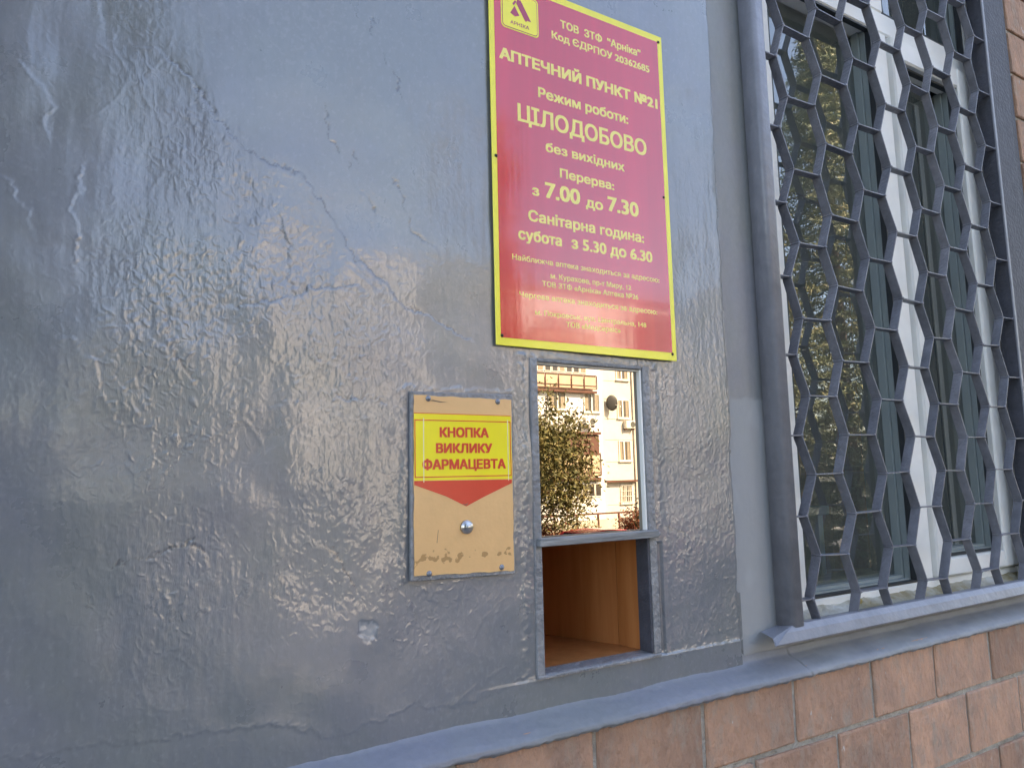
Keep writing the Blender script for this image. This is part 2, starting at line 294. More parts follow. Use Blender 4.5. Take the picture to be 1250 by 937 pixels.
def plaster_height(x, z):
    """returns height (m), lump mask, wear, dirt for wall coordinates (z relative to the camera height)"""
    wx = x + .012*fbm(x*9, z*9, 3, 40); wz = z + .012*fbm(x*9+7, z*9, 3, 44)
    # where the paint is heavily crawled and where it was trowelled smooth
    edge = 0.61 - (x-.10)*.85                       # the long diagonal edge of the old patch
    above = sstep(-.03, .05, z-edge)*sstep(.08, .16, x)
    lump = .55 + .75*fbm(x*3.1+1.7, z*3.1, 3, 9)
    lump = np.clip(lump, .12, 1.1)*(1-.78*above)
    lump = np.maximum(lump, .75*sstep(.62, .70, x)*sstep(.18, .06, np.abs(x-.88)-.17)*(z < .24)*.6)
    lump = lump*(1-.3*sstep(.0, -.08, z))*(1-.55*sstep(-.24, -.33, z)) * (1-.8*sstep(.13, .03, x))
    rp = sstep(1.045, 1.06, x)*sstep(.45, .25, z); lump = np.maximum(lump, .8*rp*sstep(-.34, -.30, z))
    lump = np.maximum(lump, .45*np.exp(-((x-.42)/.13)**2-((z-.19)/.15)**2)*2)
    lump = np.maximum(lump, np.exp(-((x-.17)/.09)**2-((z+.12)/.12)**2)*.95)
    h = .0042*fbm(x*2.3, z*2.3, 3, 2) + .0012*fbm(wx*9, wz*7, 2, 3)*(1-.6*above)
    n1 = fbm(wx*55+wz*14, wz*40, 4, 5, .6); n2 = fbm(wx*130, wz*90, 3, 12, .6)
    def ridge(u, v, sd): return np.clip(1-np.abs(perlin(u, v, sd))*3.0, 0, 1)**2
    ux = wx + .004*fbm(x*70, z*70, 2, 71); uz = wz + .004*fbm(x*70+3, z*70, 2, 73)
    rid = ridge(ux*60+uz*25, uz*38, 21); rid2 = ridge(ux*105, uz*80+ux*20, 25); rid3 = ridge(ux*30-uz*12, uz*24, 28)
    patch = sstep(-.15, .35, fbm(x*14, z*14, 3, 33)); patch2 = sstep(-.1, .4, fbm(x*11+5, z*9, 3, 37))
    h += lump*(.00015*n1 + .00020*n2 + .00022*rid*patch + .00026*rid2*(.3+.7*patch2) + .00018*rid3*patch2)
    h += .00012*fbm(x*60, z*9, 3, 31)                                       # brush strokes
    dark_line = np.zeros(x.shape); jx = x + .005*fbm(x*55, z*55, 4, 50, .65); jz = z + .005*fbm(x*55+9, z*55, 4, 53, .65)
    for pts, step, gr in CRACKS:
        xs = [p[0] for p in pts]; zs = [p[1] for p in pts]
        k = (x > min(xs)-.06) & (x < max(xs)+.06) & (z > min(zs)-.06) & (z < max(zs)+.06)
        if not k.any(): continue
        d, sd = polydist(jx[k], jz[k], pts); fade = np.exp(-(d/.011)**2)
        hh = step*.00033*fade*.5*np.tanh(sd*d/.0009) - gr*.00075*np.exp(-(d/.0014)**2)*(.25+.75*sstep(-.25, .2, fbm(x[k]*22, z[k]*22, 2, 57)))
        h[k] += hh; dark_line[k] = np.maximum(dark_line[k], (.9*np.exp(-(d/.0013)**2)*sstep(-.7, -.1, fbm(x[k]*22, z[k]*22, 2, 57)) if gr > 0 else 0))  # groove shade and grime put into the colour of the cracks
    # scattered hairline drips
    vein = np.abs(perlin(wx*7.5, wz*5, 61)); vm = np.exp(-(vein/.012)**2)*sstep(.05, .3, perlin(x*4, z*4, 66)); h += .00022*vm*(1-.7*above)
    # beads of paint along the hatch frame, the sign foot, the button plate and the lower border
    for (x0, z0, x1, z1, w, a) in ((.722,-.33,.722,.21,.007,.0016), (1.040,-.09,1.040,.21,.007,.0018), (.72,.214,1.04,.214,.006,.0014), (.500,-.155,.500,.14,.006,.0012),
                                   (.50,.145,.705,.147,.005,.0012), (.706,-.16,.706,.14,.004,.0008), (1.052,-.33,1.052,-.13,.006,.0012)):
        d = segdist(jx, jz, x0, z0, x1, z1); h += .55*a*np.exp(-(d/w)**2)*(1+.6*fbm(x*90, z*90, 2, 77))
    d = np.abs(x-1.033)/.0085; h -= .005*np.clip(1-d**6, 0, 1)*(z < -.128)*(z > -.337)          # groove beside the hatch
    d = segdist(jx, jz, .725, -.336, 1.245, -.336); h += .0012*np.exp(-(d/.003)**2)*(x > .7)
    bd = sstep(.60, .74, x); h = np.where((z < -.337), h*(1-.45*bd)+.0015*bd, h)
    # chipped spot, roundish
    q = np.hypot((jx-.440)/.017, (jz+.222)/.014) + .35*fbm(x*70, z*70, 2, 80); chip = sstep(1.05, .85, q)
    h -= .0014*chip; h += chip*.0006*n2
    wear_glint = chip*.75*(.7+.5*n1)
    wear_glint = np.maximum(wear_glint, sstep(.34, .5, n2*.7+.25*perlin(x*5, z*5, 90))*.12)
    wear_glint = np.maximum(wear_glint, .35*np.exp(-(np.abs(z+.3365)/.0022)**2)*(x > .72)*np.clip(.5+n1, 0, 1))  # whitish glint of the bead put into the colour as a pale line
    # torn right and lower-right border of the coat
    ex = 1.2475 + .004*fbm(z*14+x*0, z*0+3, 3, 95) + (z-.1)*.006
    tear = sstep(-.002, .0035, x-ex); h = h*(1-tear) - .0085*tear
    return h, np.clip(lump, 0, 1), np.clip(wear_glint, 0, 1), np.clip(dark_line, 0, 1)

def grid_mesh(name, xs, zs, fn, material, parent, hole=None, y0=0.):
    X, Z = np.meshgrid(xs, zs); h, lump, wear_glint, dark_line = fn(X, Z)
    nx, nz = len(xs), len(zs)
    V = np.stack([X, y0-h, Z+H], -1).reshape(-1, 3)
    i = (np.arange(nz-1)[:, None]*nx + np.arange(nx-1)[None, :])
    F = np.stack([i, i+1, i+nx+1, i+nx], -1)
    keep = np.ones((nz-1, nx-1), bool)
    if hole:
        for (x0, x1, z0, z1) in hole:
            cx = (xs[:-1]+xs[1:])/2; cz = (zs[:-1]+zs[1:])/2
            keep &= ~((cx[None, :] > x0) & (cx[None, :] < x1) & (cz[:, None] > z0) & (cz[:, None] < z1))
    F = F[keep]
    me = bpy.data.meshes.new(name); me.vertices.add(len(V)); me.vertices.foreach_set('co', V.ravel().astype('f'))
    me.loops.add(F.size); me.loops.foreach_set('vertex_index', F.ravel().astype('i'))
    me.polygons.add(len(F)); me.polygons.foreach_set('loop_start', np.arange(0, F.size, 4).astype('i'))
    me.update(calc_edges=True); me.validate()
    me.shade_smooth()
    for n_, a_ in (('lump', lump), ('wear_glint', wear_glint), ('dark_line', dark_line)):
        at = me.attributes.new(n_, 'FLOAT', 'POINT'); at.data.foreach_set('value', a_.ravel().astype('f'))
    return link(name, me, material, parent)

# ================================================================== THE SETTING
def ground():
    m = mat('yard_asphalt', (.085, .085, .085), .9, var=.25, vscale=.4, bump=.3, bscale=9)
    g = mat('yard_grass', (.05, .055, .03), .95, col2=(.075, .068, .045), vscale=.9, bump=.5, bscale=14)
    xs = [-300, -60, -20, -8, 0, 8, 16, 24, 34, 60, 300]; ys = [300, 40, 2, -2, -8, -14, -18, -24, -30, -37, -60, -300]
    V = [(x, y, 0) for y in ys for x in xs]; n = len(xs)
    F = [(j*n+i, (j+1)*n+i, (j+1)*n+i+1, j*n+i+1) for j in range(len(ys)-1) for i in range(n-1)]
    tag(raw('ground', V, F, g), kind='structure')
    tag(raw('road', [(-80, -24.5, .012), (80, -24.5, .012), (80, -15.5, .012), (-80, -15.5, .012)], [(0, 1, 2, 3)], m), kind='structure')
    k = mat('kerb_concrete', (.32, .31, .29), .9, var=.15, vscale=3, bump=.3, bscale=20)
    tag(MB().box(-80, 80, -15.5, -15.35, 0, .14).box(-80, 80, -24.65, -24.5, 0, .14).build('kerb', k), kind='structure')
    mp_ = mat('landing_concrete', (.30, .29, .27), .9, var=.2, vscale=2, bump=.4, bscale=30)
    b = MB().box(-2.2, 4.2, -2.6, -.037, 0, 1.58, .012)
    for i in range(9): b.box(4.2+i*.3, 4.5+i*.3, -2.6, -.037, 0, 1.58-(i+1)*.17+.0, .008)
    tag(b.build('landing', mp_), kind='structure')
ground()

# ================================================================== PHARMACY BUILDING
bld = tag(empty('pharmacy_building', (0, 0, 0)), 'building wall coated in glossy blue grey oil paint above courses of orange brown brick', 'building')
step = .002
grid_mesh('painted_plaster', np.arange(-.14, 1.262, step), np.arange(-.392, 1.26, step), plaster_height, m_plaster, bld, hole=[(.752, 1.005, -.333, .203)])
def coarse(x, z): h, a, b_, c = plaster_height(x, z); return h, a, b_, c
# the same coat goes on to the left, above and beyond the frame
grid_mesh('painted_plaster', np.concatenate([np.arange(-2.4, -.14, .012), [-.14]]), np.arange(-.392, 1.26, .012), coarse, m_plaster, bld)
def flatish(x, z):
    h = .0006*fbm(x*5, z*5, 3, 4) + .00012*fbm(x*60, z*30, 3, 8)
    # lower part was rubbed down to a paler undercoat
    low = sstep(.165, .155, z + .004*fbm(x*30, z*30, 2, 6))*sstep(1.40, 1.38, x)
    wear_glint = .55*low + .2*sstep(.25, .6, fbm(x*10, z*6, 3, 13))*low
    wear_glint = np.maximum(wear_glint, .8*sstep(.0, .3, fbm(x*25, z*25, 3, 15))*sstep(1.29, 1.25, x+.02*fbm(x*20, z*20, 2, 7))*sstep(-.34, -.365, z))
    return h, .25+x*0, np.clip(wear_glint, 0, 1), x*0
grid_mesh('smooth_strip', np.arange(1.225, 2.80, .005), np.arange(-.40, 2.2, .005), flatish, m_strip, bld, hole=[(1.41, 2.64, -.336, 1.86)], y0=.0085)
# big masses: upper wall, hidden body, roof
m_body = mat('pale_facade_brickwork', (.38, .24, .17), .9, var=.15, vscale=2)
b = MB().box(-2.4, 1.235, .002, .02, 1.245, 7.4).box(-20, -2.4, -.01, .3, -3.2, 7.4).box(-2.4, 30, .045, .3, 2.19, 7.4).box(4.6, 30, .0, .3, -3.2, 2.19).box(-2.4, 4.6, .03, .3, -3.2, -.42)
b.box(-20, 30, 6.0, 6.3, -3.2, 7.4).box(-20, 30, .0, 6.3, 7.4, 7.6)
b.bm.transform(Matrix.Translation((0, 0, H))); b.build('body_wall', m_body, bld)
# wall thickness around the openings (keeps daylight out of the room except through the window)
b = MB().box(-2.4, .74, .02, .30, -.42, 2.2).box(1.035, 1.36, .02, .30, -.42, 2.2).box(.74, 1.035, .02, .30, .24, 2.2).box(.74, 1.035, .02, .045, -.42, -.34)
b.box(1.36, 2.64, .02, .30, -.42, -.345).box(1.36, 2.64, .02, .30, 1.87, 2.2).box(2.705, 4.6, .045, .30, -.42, 2.2)
b.bm.transform(Matrix.Translation((0, 0, H))); b.build('inner_wall', m_mortar, bld)
b = MB().box(1.362, 1.41, .010, .30, -.345, 1.87).box(2.643, 2.705, .0, .30, -.41, 1.9).box(1.412, 2.643, .010, .30, 1.86, 1.88)
b.bm.transform(Matrix.Translation((0, 0, H))); b.build('window_reveal', m_bluetrim, bld)

# ledge: a rounded fillet of mortar over the top brick course, thick with paint
def ledge():
    prof = [(.006, -.372), (.002, -.384), (-.008, -.391), (-.022, -.398), (-.036, -.406), (-.045, -.413), (-.047, -.420), (-.041, -.4255), (-.030, -.427)]
    xs = np.arange(-2.4, 4.6, .006); V = []; n = len(prof); wear_glint = []
    # resample the profile finer
    pp = []
    for (a, b_), (c, d) in zip(prof[:-1], prof[1:]):
        for t in (0, .33, .66): pp.append((a+(c-a)*t, b_+(d-b_)*t))
    pp.append(prof[-1]); n = len(pp); P = np.array(pp)
    X, K = np.meshgrid(xs, np.arange(n), indexing='ij')
    nz1 = .0022*fbm(X*6, K*.02, 3, 3)+.0009*fbm(X*45, K*.5, 3, 7); low = (K/(n-1))**2
    Y = P[K, 0]-nz1*.6*(K > 3); Z = P[K, 1]+nz1*.8-.0035*low*np.clip(fbm(X*45, K*0., 5, 11, .7), -.6, 1)
    V = np.stack([X, Y, Z+H], -1).reshape(-1, 3)
    i = np.arange(len(xs)-1)[:, None]*n + np.arange(n-1)[None, :]
    F = np.stack([i, i+1, i+n+1, i+n], -1).reshape(-1, 4)
    me = bpy.data.meshes.new('ledge'); me.from_pydata(V.tolist(), [], F.tolist()); me.update(); me.shade_smooth()
    w = sstep(1.30, 1.40, X+.03*fbm(X*20, K*.3, 2, 4)); wear_glint = w*(.30+.25*fbm(X*12, K*.2, 3, 9)) + .5*sstep(.05, .5, fbm(X*40, K*.3, 3, 19))*(low > .55)*.8
    wear_glint = np.maximum(wear_glint, .25*np.exp(-((K-3)/1.5)**2))
    dark_line = np.zeros(X.shape); dark_line = np.maximum(dark_line, .7*np.exp(-((X-1.39-.02*(K/n))/.0022)**2))
    for nm, a in (('lump', X*0+.4), ('wear_glint', np.clip(wear_glint, 0, 1)), ('dark_line', dark_line)):
        at = me.attributes.new(nm, 'FLOAT', 'POINT'); at.data.foreach_set('value', a.ravel().astype('f'))
    link('ledge', me, m_ledge, bld)
ledge()

# bricks, each one a piece, standing proud of the mortar
def brick_mesh(w, h_, d, seed):
    rd = random.Random(seed); bm = bmesh.new(); bmesh.ops.create_cube(bm, size=1)
    for v in bm.verts: v.co = Vector((v.co.x*w, v.co.y*d, v.co.z*h_))
    bmesh.ops.bevel(bm, geom=bm.edges[:], offset=.0022+.001*rd.random(), segments=1, affect='EDGES')
    for v in bm.verts: v.co += Vector((rd.uniform(-1, 1), rd.uniform(-.5, .5), rd.uniform(-1, 1)))*.0016
    for v in rd.sample(list(bm.verts), 3): v.co *= 1-rd.uniform(.01, .03)
    me = bpy.data.meshes.new('brick'); bm.to_mesh(me); bm.free(); me.materials.append(m_brick); return me
BM = [brick_mesh(.2525, .143, .09, s) for s in range(6)]
BH = [brick_mesh(.245, .143, .09, s+20) for s in range(3)]
bw = MB().box(-2.4, 4.6, -.029, .028, -3.2, -.418); bw.bm.transform(Matrix.Translation((0, 0, H)))
bw = bw.build('brick_wall', m_mortar, bld)
row1 = [-.756, -.492, -.228, .036, .300, .564, .833, 1.093, 1.356, 1.628, 1.883, 2.150, 2.414, 2.678, 2.942, 3.2, 3.47]
nb = 0
def put_brick(parent, x, y, z, me, sx=1, sz=1):
    global nb
    o = bpy.data.objects.new('brick', me); COL.objects.link(o); o.parent = parent; o.location = (x, y, z+H)
    o.rotation_euler = (random.uniform(-.006, .006), random.uniform(-.004, .004), random.uniform(-.006, .006)); o.scale = (sx, 1, sz); nb += 1
for rwi in range(5):
    zc = -.478-.0775+.0775 - rwi*.1543
    for a, b_ in zip(row1[:-1], row1[1:]):
        off = .132 if rwi % 2 else 0
        cx = (a+b_)/2+off; w = (b_-a-.011)/.2525
        hsc = 1
        put_brick(bw, cx, .0105+random.uniform(-.0015, .0015), zc, random.choice(BM), w, hsc)
# bricks to the right of the window
bw2 = MB().box(2.708, 4.6, .004, .044, -.40, 2.19); bw2.bm.transform(Matrix.Translation((0, 0, H)))
bw2 = bw2.build('brick_wall', m_mortar, bld)
for rwi in range(17):
    zc = -.32 + rwi*.1543
    for c in range(7):
        off = .132 if rwi % 2 else 0
        x0 = 2.715+c*.264-off; x1 = x0+.2525
        if c == 0 and off: x0 = 2.715
        if zc+.07 > 2.18: continue
        put_brick(bw2, (x0+x1)/2, .0405, zc, random.choice(BM), (x1-x0)/.2525)

# ------------------------------------------------------------------ the window: white frame, sashes, glass, room
def window():
    Y0 = .055
    w = MB()
    B = lambda x0, x1, z0, z1, ya=0., yb=.07, bv=.004: w.box(x0, x1, Y0+ya, Y0+yb, z0, z1, bv)
    B(1.411, 1.541, -.33, 1.85); B(2.535, 2.642, -.33, 1.85); B(1.541, 2.535, -.33, -.297, ya=.002); B(1.541, 2.535, 1.268, 1.335, ya=.001); B(1.541, 2.535, 1.80, 1.85, ya=.001); B(2.004, 2.075, -.297, 1.268, ya=.001); B(2.0, 2.07, 1.335, 1.80, ya=.001)
    w.bm.transform(Matrix.Translation((0, 0, H))); fr = w.build('window_frame', m_pvc, bld)
    # opening sash on the right
    w = MB()
    for (x0, x1, z0, z1) in ((2.078, 2.118, -.292, 1.262), (2.440, 2.530, -.292, 1.262), (2.118, 2.440, -.292, -.243), (2.118, 2.440, 1.196, 1.262)):
        w.box(x0, x1, Y0-.014, Y0+.05, z0, z1, .005)
    w.bm.transform(Matrix.Translation((0, 0, H))); w.build('sash', m_pvc, fr)
    # rubber line round the sash and grey-green glazing channel on the far side of each pane
    w = MB()
    for (x0, x1, z0, z1) in ((1.541, 2.004, -.297, 1.268), (2.118, 2.440, -.243, 1.196), (1.541, 2.0, 1.335, 1.80), (2.07, 2.535, 1.335, 1.80)):
        t = .006; ya, yb = Y0+.004, Y0+.02
        w.box(x0, x0+t, ya, yb, z0, z1); w.box(x1-t, x1, ya, yb, z0, z1); w.box(x0+t, x1-t, ya, yb, z0, z0+t); w.box(x0+t, x1-t, ya, yb, z1-t, z1)
    w.box(2.5305, 2.5345, Y0-.002, Y0+.01, -.297, 1.268)
    w.bm.transform(Matrix.Translation((0, 0, H))); w.build('gasket', m_darkseal, fr)
    w = MB()
    for (x0, x1, z0, z1) in ((1.541, 2.004, -.297, 1.268), (2.118, 2.440, -.243, 1.196), (1.541, 2.0, 1.335, 1.80), (2.07, 2.535, 1.335, 1.80)):
        for k, (ya, yb, ins) in enumerate(((.0205, .034, .010), (.036, .0575, .017), (.0601, .075, .010), (.0755, .12, .022))):
            w.box(x0, x0+ins, Y0+ya, Y0+yb, z0, z1); w.box(x1-ins, x1, Y0+ya, Y0+yb, z0, z1); w.box(x0+ins, x1-ins, Y0+ya, Y0+yb, z0, z0+ins)
    w.bm.transform(Matrix.Translation((0, 0, H))); w.build('glazing_channel', m_seal, fr)
    for (x0, x1, z0, z1) in ((1.5415, 2.0035, -.2965, 1.2675), (2.1185, 2.4395, -.2425, 1.1955), (1.5415, 1.9995, 1.3355, 1.7995), (2.0705, 2.5345, 1.3355, 1.7995)):
        v = [(x0, Y0+.0585, z0+H), (x1, Y0+.0585, z0+H), (x1, Y0+.0585, z1+H), (x0, Y0+.0585, z1+H)]
        raw('pane', v, [(0, 1, 2, 3)], m_glass, fr)
    # stained filler under the frame and a little latch
    X, K = np.meshgrid(np.arange(1.411, 2.642, .008), np.arange(7), indexing='ij')
    Yg = Y0+.004-.009*K+.004*fbm(X*18, K*.5, 3, 5); Zg = -.312-.005*K+.004*fbm(X*22, K*.4, 3, 8)
    V = np.stack([X, Yg, Zg+H], -1).reshape(-1, 3); i = np.arange(X.shape[0]-1)[:, None]*7+np.arange(6)[None, :]
    F = np.stack([i, i+1, i+8, i+7], -1).reshape(-1, 4); raw('outer_sill', V.tolist(), F.tolist(), m_foam, fr, True)
    raw
    m_br = mat('old_brass', (.45, .36, .14), .5, metal=.4, var=.3, vscale=120)
    MB().box(1.700, 1.722, Y0-.012, Y0, -.322+H, -.305+H, .003).cyl((1.711, Y0-.012, -.313+H), (1.711, Y0-.020, -.313+H), .006).box(1.704, 1.718, Y0-.014, Y0-.008, -.335+H, -.322+H, .002).build('drain_cap', m_br, fr)
    # the dim room behind
    m_rw = mat('room_wall_paint', (.60, .64, .60), .8, var=.08, vscale=3); m_rf = mat('room_floor', (.12, .09, .07), .6, var=.2, vscale=4)
    r_ = MB().box(1.30, 4.4, 3.2, 3.25, -1.0, 1.87).box(4.4, 4.45, .3, 3.25, -1.0, 1.87).box(1.25, 1.30, .3, 3.25, -1.0, 1.87).box(1.25, 4.45, .3, 3.25, 1.87, 1.92).box(1.30, 4.4, .3, .32, -1.0, -.42)
    r_.bm.transform(Matrix.Translation((0, 0, H))); r_.build('room_wall', m_rw, bld)
    r_ = MB().box(1.25, 4.45, .3, 3.25, -1.05, -1.0); r_.bm.transform(Matrix.Translation((0, 0, H))); r_.build('room_floor', m_rf, bld)
    r_ = MB().box(1.37, 2.70, .14, .42, -.345, -.318, .004); r_.bm.transform(Matrix.Translation((0, 0, H))); r_.build('inner_sill', mat('sill_board', (.42, .44, .42), .4), fr)
    cab = empty('shelf_cabinet', (0, 0, 0)); tag(cab, 'dim brown wooden shelf cabinet inside the room behind the left window pane', 'cabinet')
    c = MB().box(2.42, 2.46, .9, 1.3, -1.0, 1.2).box(3.4, 3.44, .9, 1.3, -1.0, 1.2).box(2.46, 3.4, 1.28, 1.3, -1.0, 1.2)
    c.bm.transform(Matrix.Translation((0, 0, H))); c.build('carcass', m_wood, cab)
    for z in (-.5, .0, .45, .9, 1.18):
        c = MB().box(2.46, 3.4, .9, 1.28, z, z+.02); c.bm.transform(Matrix.Translation((0, 0, H))); c.build('shelf', m_wood, cab)
    dk = empty('desk', (0, 0, 0)); tag(dk, 'pale counter desk standing in the dim room under the window', 'desk')
    c = MB().box(1.55, 2.35, .55, 1.1, -.15, -.12, .003); c.bm.transform(Matrix.Translation((0, 0, H))); c.build('desk_top', mat('desk_laminate', (.40, .42, .40), .4), dk)
    for x in (1.57, 2.31):
        c = MB().box(x, x+.025, .57, 1.08, -1.0, -.15); c.bm.transform(Matrix.Translation((0, 0, H))); c.build('desk_side', m_rw, dk)
window()

# ------------------------------------------------------------------ honeycomb security grille
def grille():
    g = tag(empty('window_grille', (1.37, -.01, H-.33)), 'grey painted honeycomb security grille of bent steel strips over the white window', 'grille')
    g0 = Vector(g.location)
    def fin(mb, name, m_): 
        mb.bm.transform(Matrix.Translation((-g0.x, -g0.y, H-g0.z))); return mb.build(name, m_, g)
    rx = [1.385, 1.512, 1.643, 1.767, 1.890, 2.010, 2.132, 2.255]; Yf = 1.07; yf = Yf-1.1; dep = .0235; th = .0026; P_ = .1665
    rd = random.Random(5)
    K = {}
    for j, xr in enumerate(rx):
        k0 = -.174 if j % 2 == 0 else -.257
        pts = []
        k = -4
        zR = k0 - 2*P_
        zs = []
        while zR < 1.8: zs.append((zR, 'R')); zs.append((zR+P_/2, 'L')); zR += P_
        pts = [((xr if s == 'R' else xr-.0345)*Yf + rd.uniform(-.0025, .0025), z*Yf + rd.uniform(-.0025, .0025), s) for z, s in zs if -.42 < z*Yf < 1.9]
        # clip ends
        lo, hi = -.322, 1.72
        def cut(a, b_, z): t = (z-a[1])/(b_[1]-a[1]); return (a[0]+(b_[0]-a[0])*t, z, 'E')
        q = []
        for a, b_ in zip(pts[:-1], pts[1:]):
            if a[1] < lo < b_[1]: q.append(cut(a, b_, lo))
            if lo <= a[1] <= hi: q.append(a)
            if a[1] < hi < b_[1]: q.append(cut(a, b_, hi))
        K[j] = q
        # extrude the bent strip: front edge at yf, back edge at yf+dep; tiny rounding at the bends
        line = []
        for i, p in enumerate(q):
            if p[2] == 'E' or i in (0, len(q)-1): line.append((p[0], p[1])); continue
            a, c = q[i-1], q[i+1]
            for t in (.07, .025): line.append((p[0]+(a[0]-p[0])*t*(.8), p[1]+(a[1]-p[1])*t))
            s = .5 if t else 0
            line.append((p[0]*.94+(a[0]+c[0])/2*.06, p[1]))
            for t in (.025, .07): line.append((p[0]+(c[0]-p[0])*t*(.8), p[1]+(c[1]-p[1])*t))
        V = []; F = []
        for i, (x, z) in enumerate(line):
            a = line[max(0, i-1)]; c = line[min(len(line)-1, i+1)]; d = Vector((c[0]-a[0], c[1]-a[1])).normalized(); nx, nz = -d.y*th/2, d.x*th/2
            wv = .0012*math.sin(z*23+j)
            V += [(x-nx-g0.x, yf+wv-g0.y, z-nz+H-g0.z), (x+nx-g0.x, yf+wv-g0.y, z+nz+H-g0.z), (x+nx-g0.x, yf+dep+wv-g0.y, z+nz+H-g0.z), (x-nx-g0.x, yf+dep+wv-g0.y, z-nz+H-g0.z)]
        for i in range(len(line)-1):
            a = 4*i; b_ = a+4
            for s in range(4): t = (s+1) % 4; F.append((a+s, a+t, b_+t, b_+s))
        F.append((0, 3, 2, 1)); n = len(V); F.append((n-4, n-3, n-2, n-1))
        o = raw('bent_strip', V, F, m_iron, g)
        bm = bmesh.new(); bm.from_mesh(o.data); bmesh.ops.recalc_face_normals(bm, faces=bm.faces[:]); bm.to_mesh(o.data); bm.free()
    # rungs between neighbouring strips
    def rung(x0, z0, x1, z1):
        m_ = MB(); t = .0014
        m_.prism([(x0, z0-t), (x1, z1-t), (x1, z1+t), (x0, z0+t)], 'y', yf+.001, yf+dep-.001)
        m_.ball((x0+.001, yf+.001, z0), (.004*rd.uniform(.7, 1.6), .003, .003*rd.uniform(.7, 1.5)), 8); m_.ball((x1-.001, yf+.001, z1), (.004*rd.uniform(.7, 1.6), .003, .003*rd.uniform(.7, 1.5)), 8)
        fin(m_, 'rung', m_iron)
    for j in range(7):
        for p in K[j]:
            if p[2] != 'R': continue
            c = [q for q in K[j+1] if q[2] == 'L']
            if not c: continue
            q = min(c, key=lambda q: abs(q[1]-p[1]))
            if abs(q[1]-p[1]) < .03: rung(p[0], p[1], q[0], q[1])
    for p in K[0]:
        if p[2] == 'L': rung(1.395, p[1]-.001, p[0], p[1])
    for p in K[7]:
        if p[2] == 'R': rung(p[0], p[1], 2.478, p[1]+.001)
    # frame: left hollow post, right angle, foot angle with a mitred end, head rail
    t = MB(); prof = [(1.322, -.001), (1.322, -.018), (1.330, -.033), (1.345, -.041), (1.362, -.043), (1.380, -.040), (1.396, -.032), (1.402, -.018), (1.402, .012), (1.39, .012)]
    pr = [(1.362, .004)]+[(1.362+.011*(1-math.cos(k*math.pi/12)), -.029-.011*math.sin(k*math.pi/12)) for k in range(7)]+[(1.390+.012*math.sin(k*math.pi/12), -.028-.012*math.cos(k*math.pi/12)) for k in range(7)]
    t.prism(pr+[(1.402, .012), (1.39, .012)], 'z', -.322, 1.76)
    o = fin(t, 'frame_post', m_ironlight)
    for p_ in o.data.polygons: p_.use_smooth = abs(p_.normal.z) < .5
    t = MB().box(2.479, 2.486, yf+.001, .012, -.322, 1.76, .001); fin(t, 'frame_flange', m_bluetrim)  # flange side coloured dark for the shadowed gap behind the grille
    t = MB().box(2.476, 2.488, yf-.005, yf, -.322, 1.76, .0015); fin(t, 'frame_lip', m_ironlight)
    t = MB().box(2.488, 2.625, -.022, .006, -.322, 1.76, .004, 2); fin(t, 'frame_post', m_bluetrim)
    t = MB()
    b = bmesh.new()
    A = [(-.316, -.026), (-.3175, -.034), (-.328, -.044), (-.346, -.052), (-.349, -.050), (-.335, -.038), (-.330, .004), (-.322, .004)]   # (z, y)
    xl = [1.370, 1.366, 1.330, 1.290, 1.287, 1.295, 1.31, 1.37]
    L_ = [b.verts.new((x, y, z)) for (z, y), x in zip(A, xl)]; R_ = [b.verts.new((2.70, y, z)) for (z, y) in A]
    b.faces.new(L_); b.faces.new(R_[::-1])
    for i in range(8): b.faces.new((L_[i], R_[i], R_[(i+1) % 8], L_[(i+1) % 8]))
    bmesh.ops.recalc_face_normals(b, faces=b.faces[:]); t.add(b); fin(t, 'frame_foot', m_ironlight)
    t = MB().box(1.33, 2.66, -.04, .0, 1.76, 1.80, .004); fin(t, 'frame_head', m_ironlight)
grille()

